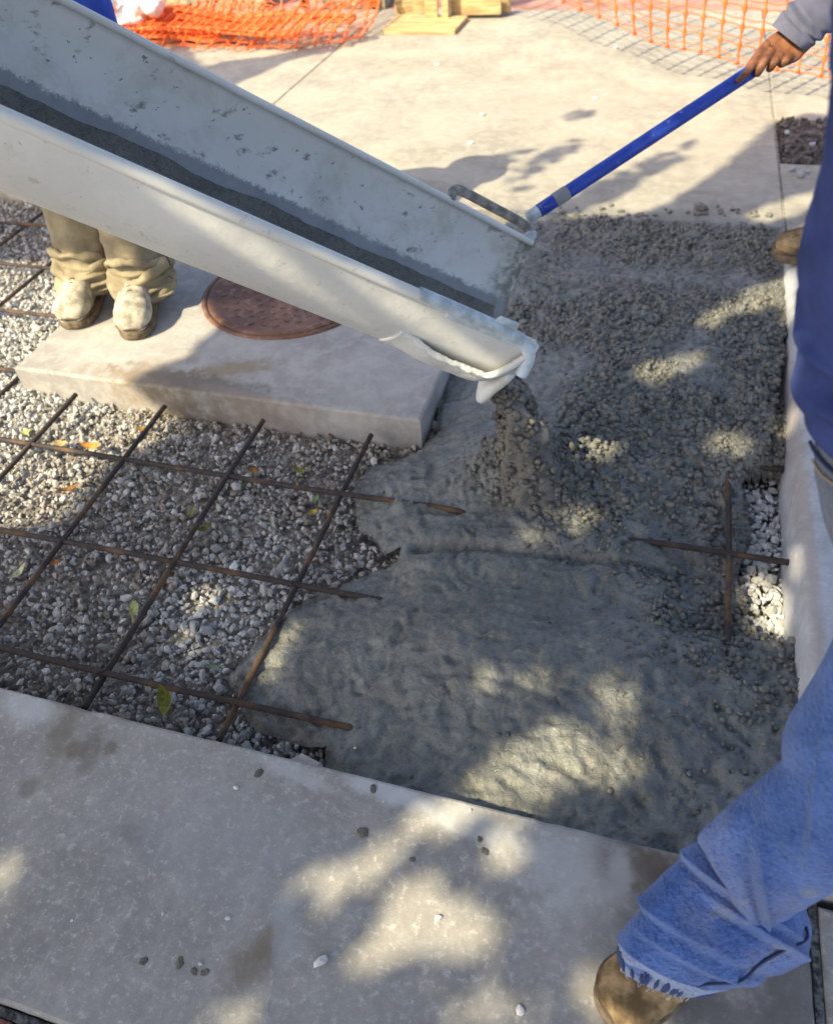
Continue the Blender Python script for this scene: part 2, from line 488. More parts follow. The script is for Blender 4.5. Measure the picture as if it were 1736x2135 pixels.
def mat_orange():
    m = M('orange_plastic', 0.5, 0.4)
    m.col(m.mix(m.ramp(m.noise(5, 3), .35, .65), (.80, .13, .02), (.84, .18, .04)))
    m.b.inputs['Transmission Weight'].default_value = 0.0
    return m.m
MAT_ORANGE = mat_orange()
MAT_WOOD = None
def mat_wood():
    m = M('raw_pine', 0.8, 0.2)
    sc = m.n.new('ShaderNodeMapping'); sc.inputs['Scale'].default_value = (3, 30, 30); sc.inputs['Rotation'].default_value = (0, 0, .1)
    m.l.new(m.pos, sc.inputs['Vector'])
    m.col(m.mix(m.ramp(m.noise(1.5, 5, .6, sc.outputs[0]), .35, .65), (.36, .24, .11), (.56, .42, .22)))
    return m.m
MAT_WOOD = mat_wood()
MAT_RUST = None
def mat_rust():
    m = M('rusty_cast_iron', 0.6, 0.45)
    c = m.mix(m.ramp(m.noise(7, 5, .6), .38, .64), (.115, .05, .030), (.22, .10, .055))
    c = m.mix(m.math('MULTIPLY', m.ramp(m.noise(28, 4, .7), .52, .66), .6), c, (.28, .19, .15))
    m.col(c).bump(m.noise(120, 4, .6), .4, .003)
    return m.m
MAT_RUST = mat_rust()
def mat_pole():
    m = M('blue_enamel', .42, .45)
    c = m.mix(m.ramp(m.noise(12, 5, .65), .4, .65), (.016, .048, .36), (.024, .068, .43))
    c = m.mix(m.math('MULTIPLY', m.ramp(m.noise(42, 5, .7), .62, .70), .7), c, (.30, .31, .33))
    m.col(c); m.rough(m.ramp(m.noise(30, 4), .35, .65, .3, .6)); return m.m
MAT_BLUEPOLE = mat_pole()
MAT_TAPE = mat_plain('grey_tape', (.30, .31, .34), .6)
MAT_REDPAVE = mat_plain('red_pavement', (.44, .235, .185), .9, .15, .2, 6, .3, 90, .004)
MAT_STONEWALL = mat_plain('tan_stucco', (.36, .32, .22), .95, .1, .3, 14, .5, 60, .01)
MAT_BARK = mat_plain('bark', (.12, .09, .065), .95, .1, .4, 18, .8, 40, .02)
MAT_LEAF = mat_plain('green_leaf', (.06, .10, .03), .6, .3, .4, 8)
MAT_SACK = mat_plain('white_plastic', (.75, .70, .68), .5, .4, .1, 10)

# ------------------------------------------------------------------ ground, slabs and pavement
ZG = -0.112          # top of the gravel bed
ZR = -0.068          # height of the bars
XPAD, XPAD0, YPAD = -0.567, -2.03, 1.745
YNEAR, YFAR = 0.632, 3.205

def plate(name, x0, x1, y0, y1, z0, z1, mat, parent=None, bev=0.006, jit=0.003, step=0.03, seed=0, skew=None):
    """slab with a worn, slightly uneven arris"""
    out = []
    def seg(a, b):
        n = max(2, int(math.hypot(b[0] - a[0], b[1] - a[1]) / step))
        n = min(n, 160)
        for i in range(n):
            t = i / n; out.append((a[0] + (b[0] - a[0]) * t, a[1] + (b[1] - a[1]) * t))
    cs = skew or [(x0, y0), (x1, y0), (x1, y1), (x0, y1)]
    for i in range(4): seg(cs[i], cs[(i + 1) % 4])
    O = np.array(out); c = O.mean(0)
    cc = np.array([(cs[0][0] + cs[2][0]) / 2, (cs[0][1] + cs[2][1]) / 2])
    half = np.array([abs(cs[2][0] - cs[0][0]) / 2, abs(cs[2][1] - cs[0][1]) / 2])
    inw = -np.sign(O - cc) * (np.abs(np.abs(O - cc) - half) < np.array([.05, .05]) if skew is None else 1)
    j = fbm(np.column_stack([O * 14, np.full(len(O), seed * 3.1)]), 4, seed) * jit + (np.maximum(0, fbm(np.column_stack([O * 6, np.full(len(O), seed + .7)]), 3, seed + 5) - .75) * jit * 6)
    base = np.column_stack([O, np.full(len(O), z0)])
    s = np.abs(j)[:, None] * inw
    a = np.column_stack([O + s * .6, np.full(len(O), z1 - bev)])
    b = np.column_stack([O + s + inw * bev * .4, np.full(len(O), z1 - bev * .3)])
    d = np.column_stack([O + s + inw * bev, np.full(len(O), z1)])
    n = len(O)
    v = np.concatenate([base, a, b, d])
    f = grid_faces(4, n, True)
    f.append(tuple(range(3 * n, 4 * n)))
    o = mesh(name, v, f, mat, parent, False)
    return o

g = mesh('ground', [(-80, -80, -.17), (80, -80, -.17), (80, 80, -.17), (-80, 80, -.17)], [(0, 1, 2, 3)], MAT_EARTH)
tag(g, kind='structure')
bed = mesh('gravel_base', [(-5.2, .3, ZG - .02), (.7, .3, ZG - .02), (.7, 3.4, ZG - .02), (-5.2, 3.4, ZG - .02)], [(0, 1, 2, 3)],
           mat_plain('gravel_dust', (.33, .305, .275), .95, .1, .35, 60, .8, 160, .01))
tag(bed, kind='structure')

side = empty('sidewalk', (0, 0, -.17)); tag(side, kind='structure')
def child_at(o, parent):
    o.parent = parent; o.matrix_parent_inverse = Matrix.Translation(parent.location).inverted(); return o
child_at(plate('slab', -2.4, .448, .098, YNEAR, -.165, 0.0, MAT_SIDEWALK, None, .007, .004, .02, 1), side)
child_at(plate('slab', .464, 2.6, .098, .60, -.165, 0.0, MAT_SIDEWALK, None, .006, .003, .03, 2), side)
child_at(plate('slab', -5.5, -2.412, .098, YNEAR, -.165, -.002, MAT_SIDEWALK, None, .006, .003, .03, 3), side)
# the joint filler between the slabs
jf = mesh('joint_filler', *box((.456, .36, -.08), .013, .52, .15), mat_plain('dirty_joint', (.2, .19, .17), .95, .1, .5, 90, .6, 200, .004)); child_at(jf, side)
jf = mesh('joint_filler', *box((-1.4, .089, -.085), 8, .014, .15), bpy.data.materials['dirty_joint']); child_at(jf, side)
# red brick band along the near side
band = empty('brick_border', (0, 0, -.17)); tag(band, kind='structure')
MAT_BRICK = mat_plain('red_brick', (.28, .11, .085), .9, .15, .3, 30, .4, 150, .003)
bme = None
for i in range(12):
    o = plate('brick', -.1, .1, -.05, .05, -.13, 0, MAT_BRICK, None, .004, .002, .02, 9) if bme is None else link('brick', bme)
    bme = o.data
    o.location = (-1.75 + i * .209, .030, 0); child_at(o, band)
mesh_o = mesh('paving', [(-8, -6, -.02), (8, -6, -.02), (8, -.03, -.02), (-8, -.03, -.02)], [(0, 1, 2, 3)], MAT_SIDEWALK); tag(mesh_o, kind='structure')

pave = empty('pavement', (0, 0, -.17)); tag(pave, kind='structure')
for (x0, x1, y0, y1, sd_) in ((-2.178, .527, YFAR, 6.47, 4), (-5.2, -2.184, YFAR, 6.47, 5), (.533, 3.4, 4.42, 6.47, 6), (-8.6, -5.21, YFAR, 6.47, 8)):
    child_at(plate('slab', x0, x1, y0, y1, -.165, 0, MAT_PAVE, None, .006, .003, .05, sd_), pave)
child_at(plate('slab', .533, 3.4, 3.0, 3.86, -.165, -.002, MAT_PAVE, None, .006, .003, .05, 7), pave)
for x_ in (-2.181, .530):
    child_at(mesh('joint_filler', *box((x_, 4.835, -.085), .012, 3.26, .158), mat_plain('pale_joint', (.30, .27, .23), .95, .1, .3, 60)), pave)
rp = mesh('red_pavement', [(-9, 6.48, -.004), (9, 6.48, -.004), (9, 11, -.004), (-9, 11, -.004)], [(0, 1, 2, 3)], MAT_REDPAVE); tag(rp, kind='structure')
fr = mesh('far_road', [(-40, 11, -.03), (40, 11, -.03), (40, 70, -.03), (-40, 70, -.03)], [(0, 1, 2, 3)], mat_plain('asphalt', (.06, .06, .06), .95, .1, .2, 5, .4, 80, .005)); tag(fr, kind='structure')
# the low wall behind
lw = empty('low_wall', (-3.3, 6.6, 0)); tag(lw, 'low tan stucco wall base at the back edge of the pavement', 'wall')
for x0, x1, h in ((-5.4, -3.16, .5), (-2.66, -2.16, .55)):
    o = plate('wall_block', x0, x1, 6.485, 6.75, 0, h, MAT_STONEWALL, None, .02, .006, .05, int(h * 40)); child_at(o, lw)

# patch of rough dirt in the cut beside the pavement
nx, ny = 90, 50
gx, gy = np.meshgrid(np.linspace(.532, 2.2, nx), np.linspace(3.85, 4.43, ny), indexing='ij')
ed = np.minimum(np.minimum(gx - .532, 4.43 - gy), gy - 3.85)
gz = -.03 + .028 * sstep(0, .08, ed) + .022 * fbm(np.stack([gx * 14, gy * 14], -1), 4, 3) * sstep(0, .05, ed)
dp = mesh('dirt_patch', np.stack([gx, gy, gz], -1).reshape(-1, 3), grid_faces(nx, ny), MAT_DIRT); tag(dp, kind='structure')
k = 900
PX = np.column_stack([RNG.uniform(.54, 1.4, k), RNG.uniform(3.86, 4.42, k)])
stones('dirt_clods', np.column_stack([PX, np.full(k, -.004) + RNG.uniform(0, .012, k)]), RNG.uniform(.004, .016, k) , MAT_DIRT, None, .7, 5).data
tag(bpy.data.objects['dirt_clods'], kind='stuff')

# curb on the right of the pour
cz0, cz1 = -.16, .048
cb = Parts()
ys = np.linspace(.615, 2.98, 120)
xl = .448 + .028 * (ys - .9) + .004 * fbm(np.column_stack([ys * 5, ys * 0]), 3, 2)
prof = [(0, cz0), (0.004, cz0 + .05), (0.008, -.02), (.012, .012), (.02, .034), (.036, cz1 - .003), (.055, cz1), (1.7, cz1 + .002), (1.7, cz0)]
cv = []
for y, x in zip(ys, xl):
    for i, (dx, z) in enumerate(prof):
        w = .0035 * float(fbm(np.array([[y * 9, z * 30 + dx * 9]]), 3, 8)[0])
        cv.append((x + dx + (w if i < 6 else 0), y, z + (w * .5 if 2 < i < 6 else 0)))
cf = grid_faces(len(ys), len(prof))
n9 = len(prof)
cf += [tuple(range(n9)), tuple(range(len(cv) - 1, len(cv) - 1 - n9, -1))]
curb = mesh('curb', cv, cf, MAT_CURB, None, True); fix_normals(curb); tag(curb, 'worn whitish concrete curb along the right side of the pour', 'curb')

# ------------------------------------------------------------------ pad with the manhole
pad = plate('manhole_pad', XPAD0, XPAD, YPAD, 2.95, -.16, .0, MAT_PAD, None, .008, .004, .02, 12)
tag(pad, 'raised pale concrete pad around a rusty manhole cover', 'concrete pad')
mc = np.array([at_z(600, 612)[0] + .02, at_z(600, 612)[1] + .10])
mc = np.array([-1.262, 2.40]); mr = .315
cover = empty('manhole_cover', (mc[0], mc[1], .001)); tag(cover, 'round rusty brown manhole cover half hidden under the chute', 'manhole cover')
th = np.linspace(0, 2 * math.pi, 72, endpoint=False)
def ring(rs):
    v = []
    for r, z in rs: v += [(r * math.cos(t), r * math.sin(t), z) for t in th]
    return np.array(v), grid_faces(len(rs), 72, True)
v, f = ring([(mr + .018, -.02), (mr + .018, .004), (mr + .012, .007), (mr + .003, .007), (mr, .003), (mr, -.02)])
mesh('frame_ring', v, f, MAT_RUST, cover)
v, f = ring([(mr - .004, -.02), (mr - .004, .006), (mr - .012, .009), (mr - .03, .009), (mr - .035, .005)])
f.append(tuple(range(4 * 72, 5 * 72)))
mesh('lid', v, f, MAT_RUST, cover, True)
lug = Parts()
for i in range(-7, 8):
    for j in range(-7, 8):
        x, y = i * .047 + (j % 2) * .0235, j * .041
        if math.hypot(x, y) < mr - .06: lug.add(*box((x, y, .0055), .022, .010, .003, .6 if (i + j) % 2 else -.6))
for x in (-.22, .22): lug.add(*box((x, 0.02, .006), .05, .03, .004))
o = lug.build('tread_lugs', MAT_RUST, cover, False); o['kind'] = 'stuff'

# ------------------------------------------------------------------ wet concrete
UP_PX = [(925, 770), (905, 870), (868, 925), (770, 948), (738, 1005), (738, 1065), (790, 1138), (960, 1133), (1060, 1140), (1200, 1160), (1345, 1160), (1490, 1200), (1560, 1200)]
LO_PX = [(1560, 1215), (1340, 1180), (1200, 1168), (1060, 1148), (960, 1143), (870, 1150), (780, 1168), (640, 1228), (560, 1290), (505, 1340), (465, 1395), (480, 1450), (505, 1500), (600, 1528), (690, 1548), (700, 1600)]
up = P2(UP_PX, -.05); lo = P2(LO_PX, -.05)
up_poly = up + [(.6, 3.4), (-.7, 3.4), (-.7, 2.0)]
lo_poly = lo + [(-.35, .5), (.7, .5), (.7, 1.5)]
hole = P2([(1550, 1000), (1660, 990), (1670, 1360), (1610, 1350), (1560, 1310), (1550, 1200), (1580, 1110), (1560, 1060)], -.09)
trench = P2([(480, 1500), (560, 1515), (690, 1560), (700, 1605), (640, 1600), (470, 1545)], -.06)
IMP = np.array([-.2, 1.588])
def pour_h(X, Y):
    p = np.stack([X, Y], -1)
    wob = .010 * fbm(p * 11, 3, 21)
    du = dist_line(X, Y, up) * np.where(in_poly(X, Y, up_poly), 1, -1) + wob
    dl = dist_line(X, Y, lo) * np.where(in_poly(X, Y, lo_poly), 1, -1) + wob
    zt_u = -.022 + .018 * vnoise(p * 2.3, 4)
    zt_l = -.022 + .055 * np.exp(-(((X + .20) / .30) ** 2 + ((Y - 1.0) / .2) ** 2)) + .014 * vnoise(p * 2.6, 6)
    edge = ZG - .012
    hu = np.where(du > 0, edge + .036 * sstep(0, .022, du) ** .7 + (zt_u - edge - .036) * (1 - np.exp(-np.maximum(du, 0) / .20)), -1)
    hl = np.where(dl > 0, edge + .040 * sstep(0, .024, dl) ** .7 + (zt_l - edge - .040) * (1 - np.exp(-np.maximum(dl, 0) / .20)) - .012 * np.exp(-((dl - .09) / .07) ** 2), -1)
    h = np.maximum(hu, hl)
    inner = sstep(-.62, -.40, X) * ((in_poly(X, Y, up_poly)) | (in_poly(X, Y, lo_poly)) | (X > -.5))
    h = np.maximum(h, np.where(inner > 0, -.115 + .062 * inner, -1))
    crs = P2([(870, 1140), (960, 1138), (1060, 1146), (1200, 1166), (1345, 1172), (1480, 1205)], -.05)
    dc = dist_line(X, Y, crs) + .6 * wob
    h = np.where(h > -.5, h - (.022 + .016 * vnoise(p * 9, 77)) * np.exp(-(dc / .013) ** 2) + .005 * np.exp(-((dc - .05) / .03) ** 2), h)
    # the low end near the curb where the bars still show, and the open hole
    low = np.exp(-(((X - .32) / .14) ** 2 + ((Y - 1.43) / .25) ** 2))
    h = np.where(h > -.5, h - .074 * low, h)
    h = np.where(h > -.5, np.maximum(h, ZG + .016), h)
    ih = in_poly(X, Y, hole)
    dh = dist_line(X, Y, hole + hole[:1]) * np.where(ih, 1, -1) + .6 * wob
    h = h - .09 * sstep(-.02, .02, dh)
    dt = dist_line(X, Y, trench + trench[:1]) * np.where(in_poly(X, Y, trench), 1, -1)
    h = h - .035 * sstep(-.015, .02, dt)
    far_ = sstep(2.75, 3.15, Y); h = np.where(h > -.5, h * (1 - far_) + (-.006) * far_, h)
    # heap under the falling stream
    r = np.hypot(X - IMP[0] + .01, Y - IMP[1] - .05)
    r2 = np.hypot((X - IMP[0] + .055) / 1.2, Y - IMP[1] - .05)
    h = h + .03 * np.exp(-(r / .14) ** 2) + .065 * np.exp(-(r2 / .10) ** 2) - .03 * np.exp(-(np.hypot(X - IMP[0] - .02, Y - IMP[1]) / .04) ** 2)
    return h
def coarse(X, Y):
    p = np.stack([X, Y], -1)
    w = sstep(-.30, -.05, X) * sstep(1.15, 1.45, Y)
    w = w * (1 - .35 * sstep(2.25, 2.6, Y) * (.6 + .6 * vnoise(p * 4, 19)))
    w = w * np.clip(.95 + .6 * vnoise(p * 7.5, 12), .45, 1.3)
    w = np.maximum(w, sstep(-.55, -.35, X) * sstep(2.0, 2.25, Y) * .7)
    w = np.maximum(w, sstep(.0, .2, X) * (.34 + .4 * sstep(1.0, 1.3, Y)))
    w = np.maximum(w, .95 * np.exp(-(np.hypot(X - IMP[0] + .04, Y - IMP[1] - .03) / .15) ** 2))
    return np.clip(w * (.75 + .5 * vnoise(p * 5, 9)), .012, 1)
st_ = .0062
X, Y = np.meshgrid(np.arange(-.95, .60, st_), np.arange(.615, 3.215, st_), indexing='ij')
H = pour_h(X, Y)
C = coarse(X, Y)
pp = np.stack([X * .83 + Y * .56, -X * .56 + Y * .83], -1)
pp = pp + .022 * np.stack([fbm(pp * 13 + 3, 3, 141), fbm(pp * 13 + 8, 3, 142)], -1)
rid = 1 - np.abs(vnoise(pp * 34, 31)); rid2 = 1 - np.abs(vnoise(pp * 62 + 5, 33))
rough = (.022 * (rid - .6) + .014 * (rid2 - .6)) * C + .0045 * fbm(pp * 24, 4, 41) * (.5 + C) + .006 * np.abs(fbm(pp * 27, 3, 48)) + .005 * fbm(pp * 9, 4, 44) + .006 * np.abs(fbm(pp * 17, 3, 45)) + .010 * sstep(.05, .3, X) * (1 - sstep(1.3, 1.6, Y)) * (1 - np.abs(vnoise(pp * 16, 46)))
# drag lines along the smooth lobe
cen = np.array(at_z(900, 1900)[:2])
rr = np.hypot(X - cen[0], Y - cen[1])
rough = rough + (.006 * (1 - np.abs(vnoise(pp * 40 + 9, 35))) - .003 - .005 * sstep(.5, .95, vnoise(pp * 60, 36)) * sstep(-.1, .5, vnoise(pp * 7, 37))) * (1 - C) + .004 * vnoise(np.stack([rr * 55, np.arctan2(Y - cen[1], X - cen[0]) * 4], -1), 51) * (1 - C)
H2 = H + np.where(H > ZG, rough, 0)
xr = .452 + .028 * (Y - .9) + .012
mask = (H2 > ZG - .006) & (X < xr) & ~((Y > YPAD + .008) & (X < XPAD - .006)) & (Y > YNEAR - .012)
keep = mask[:-1, :-1] & mask[1:, :-1] & mask[:-1, 1:] & mask[1:, 1:]
idx = -np.ones(X.shape, int)
used = np.zeros(X.shape, bool)
for a in (0, 1):
    for b in (0, 1):
        used[a:X.shape[0] - 1 + a, b:X.shape[1] - 1 + b] |= keep
idx[used] = np.arange(used.sum())
V = np.stack([X[used], Y[used], H2[used]], -1)
I, J = np.nonzero(keep)
FQ = np.stack([idx[I, J], idx[I + 1, J], idx[I + 1, J + 1], idx[I, J + 1]], 1)
pour = mesh('wet_concrete', V, FQ, MAT_MUD)
tag(pour, 'fresh wet grey concrete spreading over the bars and gravel', 'wet concrete')
def hq(x, y):
    i = np.clip(((np.asarray(x) + .95) / st_).astype(int), 0, X.shape[0] - 1); j = np.clip(((np.asarray(y) - .615) / st_).astype(int), 0, X.shape[1] - 1)
    return H2[i, j], mask[i, j], C[i, j]
n = 74000
sx = RNG.uniform(-.8, .5, n); sy = RNG.uniform(.64, 3.19, n)
hz, ok, cw = hq(sx, sy)
sel = ok & (RNG.uniform(0, 1, n) < cw * .62) & (hz > ZG + .005)
sz = RNG.uniform(.0045, .0125, sel.sum()) * (.55 + .45 * sstep(.1, .5, cw[sel]))
agg = stones('aggregate', np.column_stack([sx[sel], sy[sel], hz[sel] + sz * (RNG.uniform(-.6, .42, sel.sum()) - .5 * (1 - sstep(.1, .5, cw[sel])))]), sz, MAT_AGG, pour, .75, 3, True)
agg['kind'] = 'stuff'

# ------------------------------------------------------------------ gravel
n = 66000
gx = RNG.uniform(-3.3, .5, n); gy = RNG.uniform(.6, 3.2, n)
hz, ok, cw = hq(gx, gy)
inpour = ok & (gx > -.95) & (gx < .55) & (hz > ZG + .012)
bad = inpour | ((gy > YPAD - .005) & (gx > XPAD0 - .005) & (gx < XPAD + .005)) | ((gx > -.3) & (gx < .25))
gx, gy = gx[~bad], gy[~bad]
gs = RNG.gamma(5, .00128, len(gx)).clip(.0035, .017)
slope = .03 * np.exp(-((gx + 2.15) / .3) ** 2) * np.exp(-((gy - 1.6) / .3) ** 2)
gz = ZG - .012 + .012 * vnoise(np.column_stack([gx * 6, gy * 6]), 61) + RNG.uniform(0, .016, len(gx)) + slope
hx = RNG.uniform(.33, .46, 330); hy = RNG.uniform(1.0, 1.75, 330); hin = in_poly(hx, hy, [(a - .012, b) for a, b in hole])
gx = np.concatenate([gx, hx[hin]]); gy = np.concatenate([gy, hy[hin]]); gz = np.concatenate([gz, ZG + RNG.uniform(0, .012, hin.sum())]); gs = np.concatenate([gs, RNG.uniform(.009, .0145, hin.sum())])
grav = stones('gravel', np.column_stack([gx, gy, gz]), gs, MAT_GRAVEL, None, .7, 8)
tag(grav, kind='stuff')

# ------------------------------------------------------------------ reinforcing bars
OX, OY, S = -1.78212, 1.458388, .35075
mat_ = empty('rebar_mat', (OX, OY, ZR)); tag(mat_, 'grid of tied rusty reinforcing bars laid over the gravel', 'rebar grid')
def bar(p0, p1, bend=0.0, seed=0):
    p0, p1 = np.asarray(p0, float), np.asarray(p1, float)
    Ln = np.linalg.norm(p1 - p0)
    m = int(Ln / .0075)
    t = np.linspace(0, 1, m)
    P = p0 + (p1 - p0) * t[:, None]
    if bend: P[:, 2] -= bend * np.exp(-((P[:, 0] + .12) / .16) ** 2)
    P[:, 2] += .006 * vnoise(np.column_stack([t * Ln * 1.6, np.full(m, seed * 1.7)]), 71)
    sidev = np.array([-(p1 - p0)[1], (p1 - p0)[0], 0]) / Ln
    P = P + sidev * (.007 * vnoise(np.column_stack([t * Ln * 1.3, np.full(m, seed * 2.3)]), 72))[:, None]
    r = np.where(np.arange(m) % 2 == 0, .0074, .0087)
    v, f = tube(P, r, 8)
    o = mesh('rebar', v, f, MAT_REBAR, None, True)
    return child_at(o, mat_)
zA, zB = ZR - .007, ZR + .006
for i in range(-3, 9):
    x = OX + S * i
    y1 = 3.18
    if -1.99 < x < XPAD: y1 = 1.71
    if abs(x + 2.133) < .01: x = -2.075
    bar((x, .66 if i < 7 else .9, zA + (.026 if i == 6 else -.01 if i > 3 else 0)), (x + (.012 if i == 3 else 0), y1, zA + (.022 if y1 < 2 else .012 if i == 6 else 0)), 0, i + 20)
for j in range(-2, 6):
    y = OY + S * j
    xe = .47
    if y > YPAD: xe = -2.06
    bar((-3.4, y, zB), (xe, y - (.015 if j == 0 else 0), zB + (.012 if j == 0 else 0)), .06 if j == 0 else 0, j + 50)
    if y > YPAD and y < 3.1: bar((XPAD + .02, y, zB - .02), (.475, y, zB), 0, j + 80)
tie_me = None
for i in range(-3, 8):
    for j in range(-2, 5):
        x, y = OX + S * i, OY + S * j
        if i == -1: x = -2.075
        if y > YPAD and x > -2.1 and x < 0.3: continue
        if x > -.6 and x < .25: continue
        if tie_me is None:
            t = np.linspace(0, 4 * math.pi, 40)
            pt_ = np.column_stack([.011 * np.cos(t) + .004 * np.sin(2 * t), .011 * np.sin(t), .012 * np.sin(t * .5) + .001 * t])
            pt_ = np.concatenate([pt_, [pt_[-1] + (.012, .004, .012), pt_[-1] + (.02, .012, .02)]])
            v, f = tube(pt_, .0012, 5)
            o = mesh('wire_tie', v, f, MAT_REBAR); tie_me = o.data
        else: o = link('wire_tie', tie_me)
        o.location = (x, y, ZR); o.rotation_euler = (0, 0, random.uniform(0, 6)); child_at(o, mat_)

# ------------------------------------------------------------------ the chute
CO = np.array([-.613, 1.536, .752]); CD = np.array([.73429881, .39043734, -.55530527]); CD /= np.linalg.norm(CD)
_dh = np.array([CD[0], CD[1], 0]); _dh /= np.linalg.norm(_dh)
CL = np.array([-_dh[1], _dh[0], 0]); CN = np.cross(CD, CL); CN = CN if CN[2] > 0 else -CN
CR, RO = .242, math.radians(8.8)
ca, sa = math.cos(RO), math.sin(RO)
def cpt(t, s, r=CR, up_=0.0):
    a, b = r * math.sin(t), -r * math.cos(t) + up_
    return CO + CD * s + (a * ca - b * sa) * CL + (a * sa + b * ca) * CN
def tip(t):
    return .50 + .07 * math.sin(t) + .05 * math.cos(t) * (1 if abs(t) < 1.6 else 0)
chute = empty('chute', tuple(cpt(0, .55))); tag(chute, 'white metal concrete chute smeared with grey splashes, pouring from its lower end', 'concrete chute')
MCH = mat_chute()
def mat_chute_out():
    m = M('white_painted_outside', .5, .4)
    c = m.mix(m.ramp(m.noise(5, 5, .6), .35, .68), (.66, .655, .64), (.74, .735, .72))
    c = m.mix(m.math('MULTIPLY', m.ramp(m.noise(26, 6, .72), .60, .68), .55), c, (.40, .385, .34))
    c = m.mix(m.math('MULTIPLY', m.ramp(m.noise(70, 4, .7), .66, .72), .7), c, (.20, .19, .165))
    c = m.mix(m.math('MULTIPLY', m.ramp(m.noise(8, 6, .7), .62, .72), .25), c, (.42, .30, .18))
    m.col(c).bump(m.noise(45, 5, .65), .2, .004)
    m.bump(m.noise(6, 3, .5), .25, .02)
    m.rough(m.ramp(m.noise(14, 4), .3, .7, .38, .7))
    return m.m
MAT_CHUTE_OUT = mat_chute_out()
# inner face: film of cement paste near the bottom with a ragged upper edge
m = MCH
dotn = m.n.new('ShaderNodeVectorMath'); dotn.operation = 'DOT_PRODUCT'
sub = m.n.new('ShaderNodeVectorMath'); sub.operation = 'SUBTRACT'; m.l.new(m.pos, sub.inputs[0]); sub.inputs[1].default_value = tuple(CO)
up_dir = -sa * CL + ca * CN
across = ca * CL + sa * CN
m.l.new(sub.outputs[0], dotn.inputs[0]); dotn.inputs[1].default_value = tuple(across)
strch = m.n.new('ShaderNodeMapping'); strch.inputs['Scale'].default_value = (22, 22, 22); m.l.new(m.pos, strch.inputs['Vector'])
ragged = m.math('ADD', dotn.outputs['Value'], m.math('MULTIPLY', m.math('SUBTRACT', m.noise(2.6, 6, .8, strch.outputs[0]), .5), .035))
film = m.ramp(ragged, .184, .192, 1.0, 0.0)
old = m.b.inputs['Base Color'].links[0].from_socket
m.col(m.mix(m.math('MULTIPLY', film, .95), old, m.mix(m.ramp(m.noise(20, 3), .3, .7), (.235, .25, .28), (.30, .315, .34))))
dirt_tip = m.n.new('ShaderNodeVectorMath'); dirt_tip.operation = 'DOT_PRODUCT'; m.l.new(sub.outputs[0], dirt_tip.inputs[0]); dirt_tip.inputs[1].default_value = tuple(CD)
td = m.math('ADD', dirt_tip.outputs['Value'], m.math('MULTIPLY', m.math('SUBTRACT', m.noise(22, 5, .7), .5), .16))
tipm = m.ramp(td, .47, .58, 0.0, .85)
old = m.b.inputs['Base Color'].links[0].from_socket
m.col(m.mix(m.math('MULTIPLY', tipm, m.math('ADD', m.ramp(m.noise(34, 4), .4, .6), .25)), old, (.24, .23, .20)))
MAT_CHUTE_IN = MCH.m
nt, ns = 49, 150
TT = np.linspace(-math.pi / 2, math.pi / 2, nt)
def shell(r, s0, rev):
    v = []
    for i in range(ns):
        u = i / (ns - 1)
        for t in TT:
            s = s0 + (tip(t) - s0) * u
            v.append(cpt(t, s, r))
    f = grid_faces(ns, nt)
    return np.array(v), ([q[::-1] for q in f] if rev else f)
S0 = -2.6
vi, fi = shell(CR, S0, False); vo, fo = shell(CR + .005, S0, True)
pt = Parts().add(vi, fi).add(vo, fo)
nvi = len(vi)
last = (ns - 1) * nt
rim_f = [(last + j, last + j + 1, nvi + last + j + 1, nvi + last + j) for j in range(nt - 1)]
for sidej in (0, nt - 1):
    rim_f += [(i * nt + sidej, (i + 1) * nt + sidej, nvi + (i + 1) * nt + sidej, nvi + i * nt + sidej) for i in range(ns - 1)]
pt.f += rim_f
tr = pt.build('trough', MAT_CHUTE_IN); tr.data.materials.append(MAT_CHUTE_OUT)
mi = np.zeros(len(tr.data.polygons), int); mi[len(fi):len(fi) + len(fo)] = 1
tr.data.polygons.foreach_set('material_index', mi.tolist()); child_at(tr, chute)
for sgn in (-1, 1):
    t0 = sgn * math.pi / 2
    P = [cpt(t0, s, CR + .006, .002) for s in np.linspace(S0, tip(t0) - .004, 60)]
    v, f = tube(P, .009 if sgn > 0 else .0125, 12); o = mesh('rolled_rim', v, f, MAT_CHUTE_OUT); child_at(o, chute)
# stiffening lip under the lower end
v = []
ts = np.linspace(-1.15, .5, 26)
for t in ts:
    w = .018 + .062 * math.exp(-((t + .42) / .24) ** 2)
    for r, ds in ((CR + .006, -.03), (CR + .006 + w * .75, -.022), (CR + .010 + w * .75, -.008), (CR + .006, .004)):
        v.append(cpt(t, tip(t) + ds, r))
f = grid_faces(len(ts), 4, True) + [(3, 2, 1, 0), tuple(range(len(v) - 4, len(v)))]
child_at(fix_normals(mesh('end_lip', v, f, MAT_CHUTE_OUT)), chute)
def handle(sgn, s0, s1, off, r, lift, mat):
    t0 = sgn * math.pi / 2
    o_ = CR + .005
    P = [cpt(t0, s0, o_, 0), cpt(t0, s0 + .004, o_ + off * .7, lift * .7), cpt(t0, s0 + .03, o_ + off, lift), cpt(t0, (s0 + s1) / 2, o_ + off * 1.05, lift), cpt(t0, s1 - .035, o_ + off, lift),
         cpt(t0, s1 - .008, o_ + off * .8, lift * .6), cpt(t0, s1, o_, -.01)]
    P = interp_rows(P, 40)
    v, f = tube(P, r, 10)
    return child_at(mesh('handle', v, f, mat), chute)
MAT_HANDLE = mat_plain('cement_crusted_steel', (.30, .285, .255), .85, .2, .3, 40, .6, 160, .003)
handle(1, .30, .56, .045, .013, .02, MAT_HANDLE)
MAT_PALEBLUE = mat_plain('pale_blue_paint', (.50, .58, .65), .5, .4, .2, 25)
